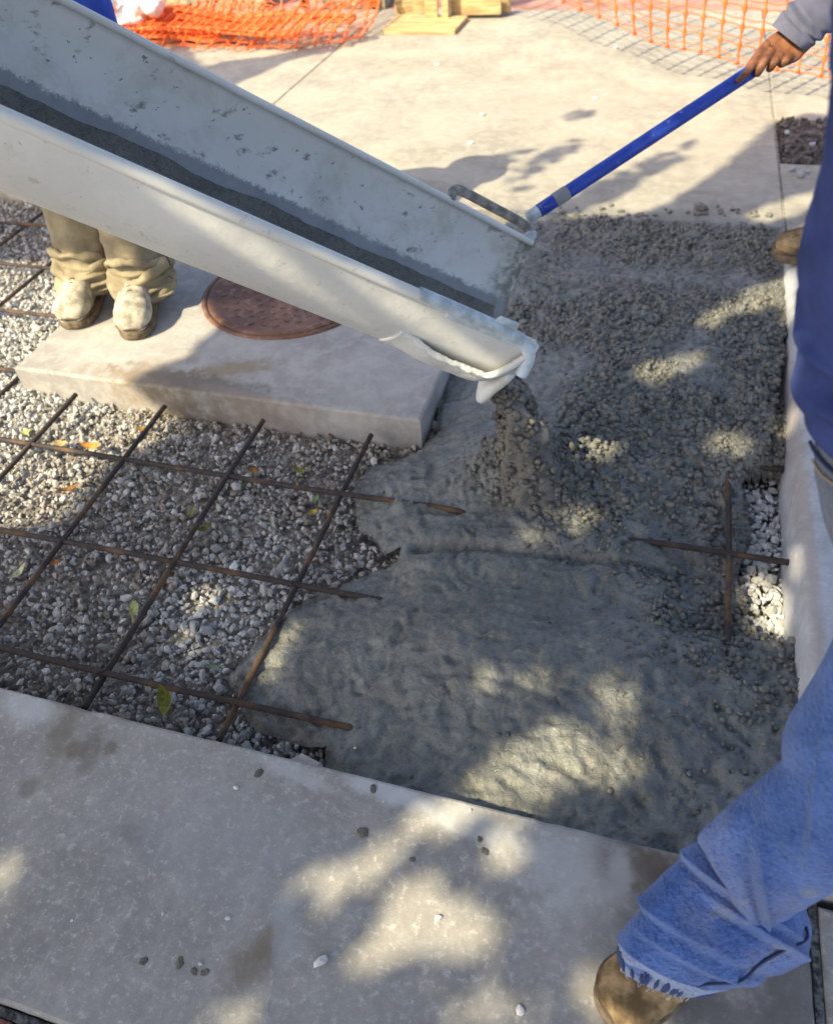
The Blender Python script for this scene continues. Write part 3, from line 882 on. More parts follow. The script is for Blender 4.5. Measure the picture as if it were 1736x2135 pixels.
# bracket with a bar beside the near rim
t0 = -math.pi / 2
bp_ = Parts()
def slabquad(pts, thick, nrm):
    a = np.array(pts); b = a + np.asarray(nrm) * thick
    n_ = len(a)
    return np.concatenate([a, b]), [tuple(range(n_ - 1, -1, -1)), tuple(range(n_, 2 * n_))] + [(i, (i + 1) % n_, n_ + (i + 1) % n_, n_ + i) for i in range(n_)]
v, f = slabquad([cpt(t0, .20, CR + .004, .014), cpt(t0, .30, CR + .004, .014), cpt(t0, .31, CR + .004, .035), cpt(t0, .36, CR + .004, .037), cpt(t0, .365, CR + .004, .012), cpt(t0, .41, CR + .004, .006), cpt(t0, .42, CR + .004, -.02), cpt(t0, .20, CR + .004, -.02)], .006, -across)
o = mesh('hinge_plate', v, f, MAT_PALEBLUE, None, False); fix_normals(o); bevel(o, .002); child_at(o, chute)
v = []
nb1, nb2 = 40, 14
for i in range(nb1):
    u = i / (nb1 - 1); s_ = .15 + .285 * u
    pr = float(sstep(0, .38, u)) * (1 if u < .82 else math.sqrt(max(0, 1 - ((u - .82) / .18) ** 2)))
    for j in range(nb2):
        q = j / (nb2 - 1)
        v.append(cpt(-.66 - (.44 + .47 * sstep(.80, 1.0, u) ) * q, s_, CR + .004 + (.026 * q ** .8 + .0014 * float(vnoise(np.array([[u * 14, q * 4]]), 66)[0])) * pr, 0) - CN * .006 * pr * math.sin(math.pi * q))
o = mesh('bracket', v, grid_faces(nb1, nb2), MAT_CHUTE_OUT); sm = o.modifiers.new('thickness', 'SOLIDIFY'); sm.thickness = .005; child_at(o, chute)
lipv = [v[i * nb2 + nb2 - 1] for i in range(nb1)]
vv_, f = tube(interp_rows(lipv, 120), .0075 + .0012 * fbm(np.linspace(0, 9, 120)[:, None] * np.array([[1, 0, 0]]), 4, 6), 10)
vv_ = vv_ + .0012 * fbm(vv_ * 70, 3, 9)[:, None]; child_at(mesh('bracket_rim', vv_, f, MAT_CHUTE_OUT), chute)
vv_, f = tube(interp_rows([cpt(t0, .12, CR + .004, .004), cpt(t0, .22, CR + .006, .006), cpt(t0, .33, CR + .006, .005), cpt(t0, .395, CR + .009, .0), cpt(t0 + .03, .428, CR + .018, -.014), cpt(t0 + .14, .438, CR + .032, -.03)], 40), .0148, 14); child_at(mesh('rim_end', vv_, f, MAT_PALEBLUE), chute)
# clevis at the far end of the rim
t1 = math.pi / 2
v, f = slabquad([cpt(t1, .525, CR + .004, -.015), cpt(t1, .562, CR + .004, -.015), cpt(t1, .568, CR + .004, .022), cpt(t1, .553, CR + .004, .036), cpt(t1, .535, CR + .004, .022)], .008, across)
o = fix_normals(mesh('clevis', v, f, MAT_PALEBLUE, None, False)); bevel(o, .003); child_at(o, chute)

# wet layer sliding in the trough
v = []
nS, nT = 160, 20
for i in range(nS):
    s = S0 + (.545 - S0) * i / (nS - 1)
    tm = .77 + .05 * float(fbm(np.array([[s * 7, 3.3]]), 4, 81)[0]) * .5
    ta = -.78 + .05 * float(fbm(np.array([[s * 6, 9.3]]), 3, 82)[0])
    for j in range(nT):
        q = j / (nT - 1)
        t = ta + (tm - ta) * q
        dep = .020 * math.sin(math.pi * q) ** .6
        p = cpt(t, s, CR - .0015 - dep)
        v.append(p + CN * .003 * float(vnoise(np.array([[s * 40, t * 14]]), 83)[0]))
fl = mesh('concrete_flow', v, grid_faces(nS, nT), MAT_FLOW); fix_normals(fl)
tag(fl, 'dark wet layer of concrete sliding along the bottom of the chute', 'wet concrete')

# falling stream
top = cpt(-.12, .535, CR - .012)
bot = np.array([IMP[0], IMP[1], -.035])
m_, n_ = 46, 40
rows = []
for i in range(m_):
    u = i / (m_ - 1)
    fall = u ** 1.35
    hx = 1 - (1 - min(1, math.sqrt(fall) * 1.02)) ** 1
    c = np.array([top[0] + (bot[0] - top[0]) * hx, top[1] + (bot[1] - top[1]) * hx, top[2] + (bot[2] - top[2]) * fall])
    rows.append(c)
rows = np.array(rows)
wa = np.interp(np.linspace(0, 1, m_), [0, .15, .5, .8, 1], [.064, .070, .070, .082, .12])
wb = np.interp(np.linspace(0, 1, m_), [0, .15, .5, .8, 1], [.020, .038, .054, .070, .11])
A = across[None] * wa[:, None]; B = _dh[None] * wb[:, None]
def sdisp(U, T, V):
    return .016 * fbm(np.stack([V[..., 0] * 38, V[..., 1] * 38, V[..., 2] * 18], -1), 4, 91)
v, f = loft(rows, A, B, n_, True, sdisp)
stream = mesh('concrete_stream', v, f, MAT_STREAM)
tag(stream, 'brownish lumpy stream of concrete falling from the chute end', 'wet concrete')
k = 760
ui = RNG.integers(2, m_, k); th_ = RNG.uniform(0, 2 * math.pi, k)
PS = rows[ui] + np.cos(th_)[:, None] * A[ui] * RNG.uniform(.75, 1.12, k)[:, None] + np.sin(th_)[:, None] * B[ui] * RNG.uniform(.75, 1.15, k)[:, None]
PS = np.concatenate([PS, np.column_stack([RNG.normal(IMP[0], .045, 120), RNG.normal(IMP[1], .05, 120), RNG.uniform(-.02, .06, 120)])])
a_ = stones('aggregate', PS, RNG.uniform(.0055, .0145, len(PS)), MAT_STREAM, stream, .8, 12, True); a_['kind'] = 'stuff'

# ------------------------------------------------------------------ blue handle held by the second worker
HAND_T = depth_of(at_z(1590, 120, .80))
pl0 = cpt(math.pi / 2, .545, CR + .035, .0)
d0 = depth_of(pl0)
pl0 = at_dep(1122, 440, d0)
pl1 = at_dep(1566, 148, HAND_T)
pole = empty('blue_handle', tuple(pl0)); tag(pole, 'straight blue metal handle held in a hand, reaching to the chute end', 'handle')
v, f = tube([pl0 + (pl1 - pl0) * t for t in np.linspace(0, 1, 20)], .0185, 20); child_at(mesh('shaft', v, f, MAT_BLUEPOLE), pole)
v, f = tube([pl0 + (pl1 - pl0) * t for t in (.075, .08, .135, .14)], [.0187, .0198, .0198, .0187], 20); child_at(mesh('tape_band', v, f, MAT_TAPE), pole)
v, f = tube([pl0 + (pl1 - pl0) * t for t in (-.05, .0, .012)], [.0165, .018, .0186], 16); child_at(mesh('ferrule', v, f, MAT_PALEBLUE), pole)

# ------------------------------------------------------------------ people
def skin_body(name, verts, edges, radii, mat, parent=None, sub=2, root=0):
    me = bpy.data.meshes.new(name)
    me.from_pydata([tuple(map(float, q)) for q in verts], edges, [])
    o = link(name, me, parent, mat)
    md = o.modifiers.new('skin', 'SKIN'); md.use_smooth_shade = True
    sv = me.skin_vertices[0].data
    for i, r in enumerate(radii):
        sv[i].radius = (r, r) if np.isscalar(r) else r
        sv[i].use_root = (i == root)
    o.modifiers.new('sub', 'SUBSURF').levels = sub
    o.modifiers['sub'].render_levels = sub
    return o
def body(loc_hip, sh_c, head, hips, knees, ankles, toes, shoulders, elbows, wrists, name='person'):
    """continuous skin body: pelvis, spine, neck, head with face, limbs"""
    v = [loc_hip]; r = [.13]; e = []
    def add(p, rr, to):
        v.append(p); r.append(rr); e.append((to, len(v) - 1)); return len(v) - 1
    sh_c = np.asarray(sh_c); hip = np.asarray(loc_hip); head = np.asarray(head)
    mid = add(hip * .5 + sh_c * .5, .125, 0); ch = add(sh_c - (sh_c - hip) * .12, .13, mid)
    nk = add(sh_c * .6 + head * .4, .052, ch); hd = add(head - (head - sh_c) * .12, .075, nk); add(head + (head - sh_c) / np.linalg.norm(head - sh_c) * .07, .085, hd)
    for s in (0, 1):
        a = add(shoulders[s], .065, ch); b = add(elbows[s], .042, a); c = add(wrists[s], .027, b)
        h = add(np.asarray(hips[s]), .085, 0); k = add(knees[s], .055, h); an = add(ankles[s], .036, k); add(toes[s], .03, an)
    o = skin_body(name, v, e, r, MAT_SKIN)
    return o
def head_bits(o, head, face):
    """nose, ears, mouth, eyes and hair"""
    head = np.asarray(head, float); face = np.asarray(face, float) / np.linalg.norm(face)
    sd_v = np.cross(face, (0, 0, 1)); sd_v /= np.linalg.norm(sd_v)
    V = Parts()
    def blob(c, rx, ry, rz):
        q = ICO2_V * np.array([rx, ry, rz]); q = q[:, :1] * face + q[:, 1:2] * sd_v + q[:, 2:] * np.array([0, 0, 1.0])
        return q + c, ICO2_F.tolist()
    child_at0(Parts().add(*blob(head + face * .098 - np.array([0, 0, .01]), .022, .014, .022)).build('nose', MAT_SKIN), o)
    for s in (-1, 1):
        child_at0(Parts().add(*blob(head + sd_v * s * .085, .022, .01, .032)).build('ear', MAT_SKIN), o)
        child_at0(Parts().add(*blob(head + face * .088 + sd_v * s * .032 + np.array([0, 0, .018]), .008, .012, .007)).build('eye', MAT_HAIR), o)
    p = Parts().add(*blob(head + face * .09 - np.array([0, 0, .05]), .006, .024, .006)); child_at0(p.build('mouth', mat_lip), o)
    p = Parts().add(*blob(head - face * .018 + np.array([0, 0, .035]), .1, .092, .088)); child_at0(p.build('hair', MAT_HAIR), o)
mat_lip = mat_plain('lip', (.25, .10, .07), .6)
ICO2_V, ICO2_F = _ico(3)
def child_at0(o, parent):
    o.parent = parent
    o.matrix_parent_inverse = parent.matrix_basis.inverted()
    return o

def sil_loft(rows, n_rows, n, dscale, disp=None, caps=True, tilt=None):
    """cloth tube through outlines: each row is (u px, u py, v px, v py, distance along the view axis)"""
    R_ = interp_rows(rows, n_rows)
    U_ = np.array([at_dep(r[0], r[1], r[4]) for r in R_]); V_ = np.array([at_dep(r[2], r[3], r[4]) for r in R_])
    Cn = (U_ + V_) / 2; A_ = (V_ - U_) / 2
    B_ = Cn - EYE
    T = np.gradient(Cn, axis=0)
    if tilt is not None:
        B_ = B_ / np.linalg.norm(B_, axis=1)[:, None] + np.interp(np.linspace(0, 1, n_rows), np.linspace(0, 1, len(tilt)), tilt)[:, None] * (RIGHT + .8 * UP)
    nb = np.linalg.norm(B_, axis=1)[:, None] + 1e-9
    B_ = B_ / nb * np.linalg.norm(A_, axis=1)[:, None] * (dscale if np.isscalar(dscale) else np.interp(np.linspace(0, 1, n_rows), np.linspace(0, 1, len(dscale)), dscale)[:, None])
    return loft(Cn, A_, B_, n, caps, disp)

def boot(name, heel, toe, width, mat_up, mat_sole, parent, height=.12):
    """laced work boot: sole, upper with rounded toe, shaft, laces"""
    heel = np.asarray(heel, float); toe = np.asarray(toe, float)
    d = toe - heel; Ln = np.linalg.norm(d[:2]); d = np.array([d[0], d[1], 0]) / Ln; s = np.array([-d[1], d[0], 0]); z = np.array([0, 0, 1.0])
    z0 = heel[2]
    root = empty(name, tuple(heel)); 
    def outline(k, n=44):
        q = []
        for a in np.linspace(0, 2 * math.pi, n, endpoint=False):
            x = .5 - .5 * math.cos(a)
            w = width / 2 * (.80 + .28 * sstep(.35, .75, x) - .05 * sstep(.1, .0, x))
            xx = math.copysign(abs(math.cos(a)) ** .72, -math.cos(a)); yy = math.copysign(abs(math.sin(a)) ** .72, math.sin(a))
            q.append((float((.5 + .5 * xx * k) * Ln), float(yy * w * k)))
        return q
    v = []
    for zz, k in ((0, .985), (.004, 1.0), (.022, 1.015), (.028, 1.0)):
        v += [heel + d * x + s * y + z * zz for x, y in outline(k)]
    f = grid_faces(4, 44, True) + [tuple(range(43, -1, -1)), tuple(range(132, 176))]
    child_at(mesh('sole', v, f, mat_sole), root)
    # upper: sections along the foot
    xs = np.linspace(.02, .985, 26)
    C_, A_, B_ = [], [], []
    for x in xs:
        w = width / 2 * (.74 + .25 * sstep(.35, .72, x)) * (1 - max(0, (x - .8) / .2) ** 2.6 * .62) * (1 - max(0, (.1 - x) / .1) ** 2 * .45)
        h = np.interp(x, [0, .1, .3, .45, .62, .8, .93, 1], [.05, .058, .062, .055, .044, .036, .028, .012]) * height / .12
        C_.append(heel + d * x * Ln + z * (.024 + h * .85)); A_.append(s * w * .97); B_.append(z * h * .98)
    v, f = loft(np.array(C_), np.array(A_), np.array(B_), 32, True, lambda U, T, V: .0022 * fbm(V * 38, 3, 5), .85)
    child_at(mesh('upper', v, f, mat_up), root)
    C_, A_, B_ = [], [], []
    for zz in np.linspace(.06, .19, 12):
        C_.append(heel + d * (Ln * .235 - .02 * (zz - .06)) + z * zz); A_.append(d * .066); B_.append(s * (.047))
    v, f = loft(np.array(C_), np.array(A_), np.array(B_), 28, True, lambda U, T, V: .003 * fbm(V * 30, 3, 6))
    child_at(mesh('shaft', v, f, mat_up), root)
    v, f = loft(np.array([heel + d * x * Ln + z * (.040 + .0 * x) for x in np.linspace(.72, .99, 10)]), np.array([s * (width / 2 * 1.0 * (1 - max(0, (x - .82) / .18) ** 2.4 * .62)) for x in np.linspace(.72, .99, 10)]), np.array([z * .006 for x in range(10)]), 24, True)
    child_at(mesh('toe_welt', v, f, mat_sole), root)
    lc = Parts()
    for i, x in enumerate((.40, .47, .54, .60)):
        hz_ = .024 + np.interp(x, [.3, .45, .62], [.062, .055, .044]) * height / .12 * 1.8
        a = heel + d * (x * Ln) - s * .024 + z * (hz_ - .012); b = heel + d * ((x + .035) * Ln) + s * .024 + z * (hz_ - .014); mm = (a + b) / 2 + z * .012
        lc.add(*tube(interp_rows([a, mm, b], 9), .003, 6)); a2 = a + s * .048; b2 = b - s * .048
        lc.add(*tube(interp_rows([a2, (a2 + b2) / 2 + z * .013, b2], 9), .003, 6))
    child_at(lc.build('lace', mat_sole), root)
    root.parent = parent
    root.matrix_parent_inverse = parent.matrix_basis.inverted()
    return root

# ---- worker standing close on the right: navy sweatshirt, jeans, tan boots
hipA = np.array([.47, .80, .90]); shA = np.array([.42, .66, 1.38]); hdA = np.array([.36, .58, 1.60])
ankA = [at_dep(1470, 1975, depth_of(at_z(1470, 1975, .075))), np.array([.86, 1.0, .10])]
kneeA = [at_dep(1815, 1575, depth_of(at_z(1815, 1575, .50))), np.array([.74, .88, .50])]
toeA = [np.array([.115, .372, .045]), np.array([.60, .92, .06])]
faceA = np.array([-.9, -.3, -.2])
manA = body(hipA, shA, hdA, [hipA + (-.02, -.09, -.03), hipA + (.08, .09, -.03)], kneeA, ankA, [ankA[0] + (-.05, -.02, -.05), ankA[1] + (-.05, -.02, -.05)],
            [shA + (.03, -.2, -.02), shA + (.09, .19, -.02)], [shA + (.16, -.27, -.28), shA + (.2, .26, -.27)], [shA + (.02, -.20, -.46), shA + (-.02, .34, -.42)])
tag(manA, 'person in a navy sweatshirt and blue jeans stepping onto the near slab', 'person')
head_bits(manA, hdA, faceA)
def fold(U, T, u0, t0, slope, w, amp, tw=1.2):
    dt = (T - t0 + math.pi) % (2 * math.pi) - math.pi
    x = (U - u0 - slope * dt) / w
    return amp * np.exp(-x * x) * np.exp(-(dt / tw) ** 2)
def crease(U, T, u0, t0, slope, w, amp, tw=1.2):
    """cloth lapping over itself: swells, then drops sharply"""
    dt = (T - t0 + math.pi) % (2 * math.pi) - math.pi
    x = (U - u0 - slope * dt) / w
    return amp * np.where(x < 0, np.exp(x), -.8 * np.exp(-x * .8) * sstep(0, .7, x) + (1 - sstep(0, .7, x))) * np.exp(-(dt / tw) ** 2)
zl = lambda px, py, z: depth_of(at_z(px, py, z))
upperA = [(1800, 1290, 1950, 1700, zl(1790, 1540, .52)), (1736, 1392, 1850, 1785, zl(1780, 1600, .47)), (1688, 1490, 1745, 1857, zl(1715, 1670, .42)), (1632, 1582, 1690, 1886, zl(1655, 1740, .36)),
          (1548, 1655, 1640, 1916, zl(1585, 1790, .30)), (1482, 1712, 1600, 1936, zl(1530, 1830, .255)), (1454, 1746, 1582, 1952, zl(1500, 1850, .235)), (1462, 1768, 1572, 1950, zl(1500, 1860, .225)), (1478, 1790, 1525, 1930, zl(1500, 1860, .22))]
lowerA = [(1500, 1745, 1672, 1880, zl(1585, 1820, .20)), (1446, 1762, 1690, 1925, zl(1560, 1850, .195)), (1396, 1805, 1690, 1958, zl(1540, 1880, .175)), (1346, 1868, 1668, 2003, zl(1510, 1935, .145)),
          (1311, 1920, 1610, 2043, zl(1465, 1985, .115)), (1296, 1955, 1530, 2060, zl(1415, 2010, .09)), (1298, 1985, 1480, 2068, zl(1390, 2030, .072)), (1304, 2008, 1462, 2072, zl(1385, 2040, .062))]
def dispU(U, T, V):
    d = .0022 * fbm(V * 20, 3, 101)
    for a in ((.26, 4.4, .12, .08, .014, 1.0), (.44, 4.1, -.05, .08, .008, .8), (.56, 5.2, .09, .08, .016, .8)): d = d + crease(U, T, *a)
    for a in ((.22, 4.2, .12, .05, -.010, .9), (.64, 4.9, .05, .05, .006, 1.4)): d = d + fold(U, T, *a)
    return d
def dispL(U, T, V):
    d = .0024 * fbm(V * 20, 3, 111)
    for a in ((.25, 4.4, .05, .07, .024, 1.1), (.36, 5.2, .05, .06, .020, .8), (.47, 4.0, .035, .06, .018, 1.0), (.60, 5.0, .03, .055, .016, 1.0), (.70, 4.1, .03, .05, .012, 1.0)): d = d + crease(U, T, *a)
    for a in ((.42, 5.8, .03, .05, .012, .6), (.56, 5.9, .03, .03, -.014, .6)): d = d + fold(U, T, *a)
    return d
J = Parts()
tiltL = [0, 0, .0, .06, .14, .26, .32, .34]
legA = sil_loft(upperA, 190, 160, [.8, .8, .8, .8, .8, .85, .85, .7, .4], dispU, True)
J.add(*legA)
legL = sil_loft(lowerA, 190, 160, [.55, .62, .66, .72, .8, .85, .9, .9], dispL, True, tiltL)
J.add(*legL)
th_c = interp_rows([hipA + (.0, -.07, -.02), (hipA + kneeA[0]) / 2 + (.01, -.02, .02), kneeA[0] + (.02, .01, .06), kneeA[0] + (.015, 0, -.03)], 40)
J.add(*loft(th_c, np.tile([[.115, 0, 0]], (40, 1)), np.tile([[0, .105, .05]], (40, 1)), 40, True, lambda U, T, V: .006 * fbm(V * 12, 3, 7)))
rl = interp_rows([hipA + (.07, .09, -.02), kneeA[1], ankA[1] + (0, 0, .02)], 40)
J.add(*loft(rl, np.tile([[.10, 0, 0]], (40, 1)), np.tile([[0, .10, .01]], (40, 1)), 36, True, lambda U, T, V: .008 * fbm(V * 12, 3, 8)))
# hips: outlines down the right side of the frame
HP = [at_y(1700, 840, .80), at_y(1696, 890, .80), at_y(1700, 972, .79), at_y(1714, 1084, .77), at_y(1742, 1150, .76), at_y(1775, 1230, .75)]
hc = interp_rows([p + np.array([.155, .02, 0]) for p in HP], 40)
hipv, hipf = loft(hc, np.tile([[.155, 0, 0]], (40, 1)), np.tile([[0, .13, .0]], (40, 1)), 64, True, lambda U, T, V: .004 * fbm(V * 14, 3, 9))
jeans = fix_normals(J.build('jeans', MAT_DENIM)); child_at0(jeans, manA)
child_at0(mesh('jeans_hip', hipv, hipf, mat_denim('shaded_denim', (.10, .12, .17))), jeans)  # same jeans; shade on the hip painted in as a greyer denim
# hem band, frayed threads, side seam, pocket seam
LV = legL[0][:190 * 160].reshape(190, 160, 3)
hb = Parts()
ring_ = []
for k_, off in ((138, .0006), (141, .0028), (186, .0034), (189, .0012)):
    c_ = LV[k_].mean(0); n_ = LV[k_] - c_; n_ /= np.linalg.norm(n_, axis=1)[:, None]
    ring_.append(LV[k_] + n_ * off)
hb.add(np.concatenate(ring_), grid_faces(4, 160, True))
hem = fix_normals(hb.build('hem', MAT_DENIM_HEM)); child_at0(hem, jeans)
sb = Parts()
for k_ in sorted(random.sample(range(160), 52)):
    c_ = LV[180].mean(0); o_ = LV[180][k_] - c_; o_ /= np.linalg.norm(o_)
    c2 = LV[152].mean(0); o2 = LV[152][k_] - c2; o2 /= np.linalg.norm(o2); kk_ = random.randint(146, 160); a = LV[kk_][k_] + o2 * .0026; b = LV[182][(k_ + 1) % 160] + o_ * .0036
    sb.add(*tube([a, (a + b) / 2 + o_ * .0006, b], [.0014, .0034, .0014], 5))
o_ = child_at0(sb.build('hem_stitching', mat_plain('worn_stitching', (.06, .085, .2), .9)), jeans); o_['kind'] = 'stuff'
fr_ = Parts()
for k in range(34):
    i = random.randrange(160)
    p = LV[-2][i]; o_ = (p - LV[-2].mean(0)); o_ /= np.linalg.norm(o_)
    Ld = (LV[-1][i] - LV[-20][i]); Ld /= np.linalg.norm(Ld) + 1e-9
    L_ = random.choice((.003, .004, .005, .012))
    q = [p + o_ * .003, p + o_ * .005 + Ld * L_ * .5, p + o_ * random.uniform(.002, .012) + Ld * L_ + np.array([random.uniform(-.004, .004), 0, random.uniform(-.003, .003)])]
    fr_.add(*tube(interp_rows(q, 6), .00055, 4))
o_ = child_at0(fr_.build('frayed_threads', MAT_THREAD), jeans); o_['kind'] = 'stuff'
N_ = []
for i in range(40, 172, 2):
    j = int((5.75 - .35 * math.sin((i - 40) / 132 * math.pi) - .5 * max(0, (i - 120) / 52)) / (2 * math.pi) * 160) % 160
    c_ = LV[i].mean(0); N_.append(LV[i][j] + (LV[i][j] - c_) / np.linalg.norm(LV[i][j] - c_) * .0015)
N_ = interp_rows(N_[::9], 60)
v, f = tube(N_, .0022, 6); child_at0(mesh('side_seam', v, f, MAT_SEAM), jeans)
def on_hip(px, py, off=.004):
    return at_y(px, py, .80 - .115) 
for pts, rad, mt in (([(1676, 880), (1690, 925), (1712, 960), (1745, 990)], .0026, MAT_SEAM), ([(1672, 900), (1686, 945), (1708, 985), (1740, 1012)], .0016, MAT_STITCH), ([(1681, 1000), (1692, 1040), (1703, 1075), (1698, 1095)], .0028, MAT_STITCH)):
    cc_ = []
    for q in interp_rows(pts, 24):
        # nearest point of the hip shell along the view ray
        dr = ray(*q); best = None
        for t in np.linspace(.6, 1.1, 200):
            p = EYE + dr * t
            i = int(np.argmin(np.abs(hc[:, 2] - p[2])))
            e_ = ((p[0] - hc[i][0]) / .158) ** 2 + ((p[1] - hc[i][1]) / .133) ** 2
            if e_ <= 1.0: best = p; break
        if best is not None: cc_.append(best)
    if len(cc_) > 3:
        v, f = tube(cc_, rad, 6); child_at0(mesh('pocket_seam', v, f, mt), jeans)
# sweatshirt
SW = [(1706, 912, .80), (1680, 876, .80), (1670, 812, .82), (1659, 766, .84), (1671, 724, .85), (1658, 700, .85), (1655, 660, .86), (1662, 580, .86), (1673, 493, .86), (1705, 417, .85), (1727, 345, .83), (1734, 240, .80), (1735, 120, .76), (1736, 0, .72), (1740, -160, .68), (1790, -330, .66)]
def swd(U, T, V):
    d = .006 * fbm(V * np.array([9, 9, 16]), 4, 15)
    for (u0, t0, sl, w, am, tw) in ((.08, 4.2, -.05, .03, .016, 1.2), (.15, 4.3, .06, .025, -.018, 1.0), (.23, 4.3, .08, .04, .018, 1.0), (.32, 4.5, -.08, .035, -.018, 1.1), (.42, 4.3, .09, .05, .016, 1.0), (.55, 4.4, -.1, .05, .012, 1.0)):
        d = d + fold(U, T, u0, t0, sl, w, am, tw)
    return d
rad = np.interp(np.linspace(0, 1, 90), [0, .1, .3, .6, .85, 1], [.162, .178, .18, .185, .18, .07])
sp = interp_rows([at_y(*q) for q in SW], 90)
sc_ = sp + np.column_stack([rad, np.full(90, .02), np.zeros(90)])
SWP = Parts().add(*loft(sc_, np.column_stack([rad, 0 * rad, 0 * rad]), np.column_stack([0 * rad, rad * .82, 0 * rad]), 90, True, swd))
for s, (so, eo, wo_) in enumerate(((shA + (.05, -.16, -.03), shA + (.18, -.27, -.28), shA + (.06, -.21, -.44)), (shA + (.09, .17, -.03), shA + (.2, .26, -.27), shA + (.0, .33, -.41)))):
    q = interp_rows([so, (so + eo) / 2 + (.01, 0, 0), eo, (eo + wo_) / 2, wo_], 40)
    if s == 0: continue
    SWP.add(*tube(q, np.interp(np.linspace(0, 1, 40), [0, .5, 1], [.085, .065, .045]), 24))
sweat = SWP.build('sweatshirt', MAT_NAVY); child_at0(sweat, manA)
boot('boot', (.345, .555, .003), (.122, .338, .003), .112, MAT_SUEDE, MAT_SOLE, manA, .095)
boot('boot', (.94, 1.03, .05), (.68, .95, .05), .105, MAT_SUEDE, MAT_SOLE, manA, .12)

# ---- worker at the chute on the left: dusty tan trousers, blue shirt
hipB = np.array([-1.93, 2.36, .93]); shB = np.array([-1.92, 2.33, 1.42]); hdB = np.array([-1.9, 2.28, 1.64])
aL = at_z(215, 590, .12); aR = at_z(300, 590, .12)
aL = np.array([-1.99, 2.24, .12]); aR = np.array([-1.76, 2.22, .12])
manB = body(hipB, shB, hdB, [hipB + (-.09, 0, -.03), hipB + (.09, 0, -.03)], [np.array([-2.0, 2.3, .5]), np.array([-1.79, 2.29, .5])], [aL, aR], [aL + (0, -.06, -.06), aR + (0, -.06, -.06)],
            [shB + (-.19, 0, -.02), shB + (.19, 0, -.02)], [shB + (-.27, -.05, -.29), shB + (.26, -.08, -.29)], [shB + (-.2, -.28, -.40), shB + (.16, -.32, -.42)])
tag(manB, 'person in dusty tan trousers standing on the manhole pad behind the chute', 'person')
head_bits(manB, hdB, (.2, -1, -.3))
hat = Parts()
hr_ = [(0.0, .115), (.04, .112), (.09, .085), (.118, .04), (.125, .002)]
v = []
for z_, r_ in hr_: v += [hdB + (r_ * math.cos(t) * .95, r_ * math.sin(t) * 1.1, .03 + z_) for t in np.linspace(0, 2 * math.pi, 32, endpoint=False)]
hat.add(v, grid_faces(5, 32, True)); v = []
for r_ in (.11, .155): v += [hdB + (r_ * math.cos(t) * .95, r_ * math.sin(t) * 1.1 - .01, .032) for t in np.linspace(0, 2 * math.pi, 32, endpoint=False)]
hat.add(v, grid_faces(2, 32, True)); child_at0(hat.build('hard_hat', MAT_SACK), manB)
TR = Parts()
def tdisp(seed):
    def g_(U, T, V):
        w = sstep(.55, .95, U)
        n1 = fbm(np.stack([V[..., 0] * 11, V[..., 1] * 11, V[..., 2] * 26], -1), 3, seed)
        rd = 1 - 2 * np.abs(vnoise(np.stack([V[..., 0] * 14, V[..., 1] * 14, V[..., 2] * 22], -1), seed + 3))
        return (.005 + .010 * w) * n1 + (.005 + .020 * w) * rd * .8 + w * .012 * np.sin(U * 70 + 2.2 * np.sin(T + seed))
    return g_
for (x, dx, sdv) in ((-2.0, -.005, 31), (-1.785, .0, 37)):
    ax = aL if x < -1.9 else aR
    q = interp_rows([hipB + ((x + 1.93) * .62, 0, .04), np.array([x, 2.31, .5]), np.array([x, 2.27, .25]), ax + (0, .0, .02), ax + (0, -.012, -.052)], 90)
    wv = np.interp(np.linspace(0, 1, 90), [0, .35, .7, .88, .96, 1], [.125, .105, .10, .112, .105, .09])
    TR.add(*loft(q, np.column_stack([wv, 0 * wv, 0 * wv]), np.column_stack([0 * wv, wv * 1.02, 0 * wv]), 64, True, tdisp(sdv)))
for ax, sd_ in ((aL, 3), (aR, 9)):
    for zz, rr_, tr_ in ((.14, .104, .017), (.09, .104, .019), (.195, .100, .014)):
        t = np.linspace(0, 2 * math.pi, 49)
        n_ = fbm(np.column_stack([np.cos(t) * 1.2 + sd_, np.sin(t) * 1.2, t * 0 + zz * 20]), 3, sd_)
        q = np.column_stack([ax[0] + (rr_ + .012 * n_) * np.cos(t), ax[1] + .01 + (rr_ + .012 * n_) * np.sin(t), zz + .022 * np.sin(t * 2 + sd_ + zz * 40) + .016 * n_])
        v, f = tube(q, tr_ * (1 + .35 * n_), 14, False)
        v = v + .006 * fbm(v * 26, 3, sd_)[:, None]
        TR.add(v, f)
tro = TR.build('trousers', MAT_TAN); child_at0(tro, manB)
q = interp_rows([hipB + (0.0, 0, -.20), hipB + (0, 0, .02), (hipB + shB) / 2, shB + (0, 0, -.06), shB + (0, 0, .04)], 60)
wv = np.interp(np.linspace(0, 1, 60), [0, .3, .7, .9, 1], [.262, .255, .235, .2, .08])
SB = Parts().add(*loft(q, np.column_stack([wv, 0 * wv, 0 * wv]), np.column_stack([0 * wv, wv * .68, 0 * wv]), 64, True, lambda U, T, V: .008 * fbm(V * 9, 4, 41)))
for s in (-1, 1):
    so, eo = shB + (.17 * s, 0, -.03), shB + (.265 * s, -.06, -.29); wo_ = shB + (.17 * s, -.28, -.405)
    SB.add(*tube(interp_rows([so, (so + eo) / 2, eo, (eo + wo_) / 2, wo_], 36), np.interp(np.linspace(0, 1, 36), [0, .5, 1], [.08, .065, .045]), 24))
    hand_c = wo_ + (-.02 * s, -.06, -.03)
child_at0(SB.build('shirt', MAT_BLUESHIRT), manB)
boot('boot', (-2.02, 2.285, .004), (-1.955, 1.995, .004), .135, MAT_DUSTY, MAT_SOLE, manB, .15)
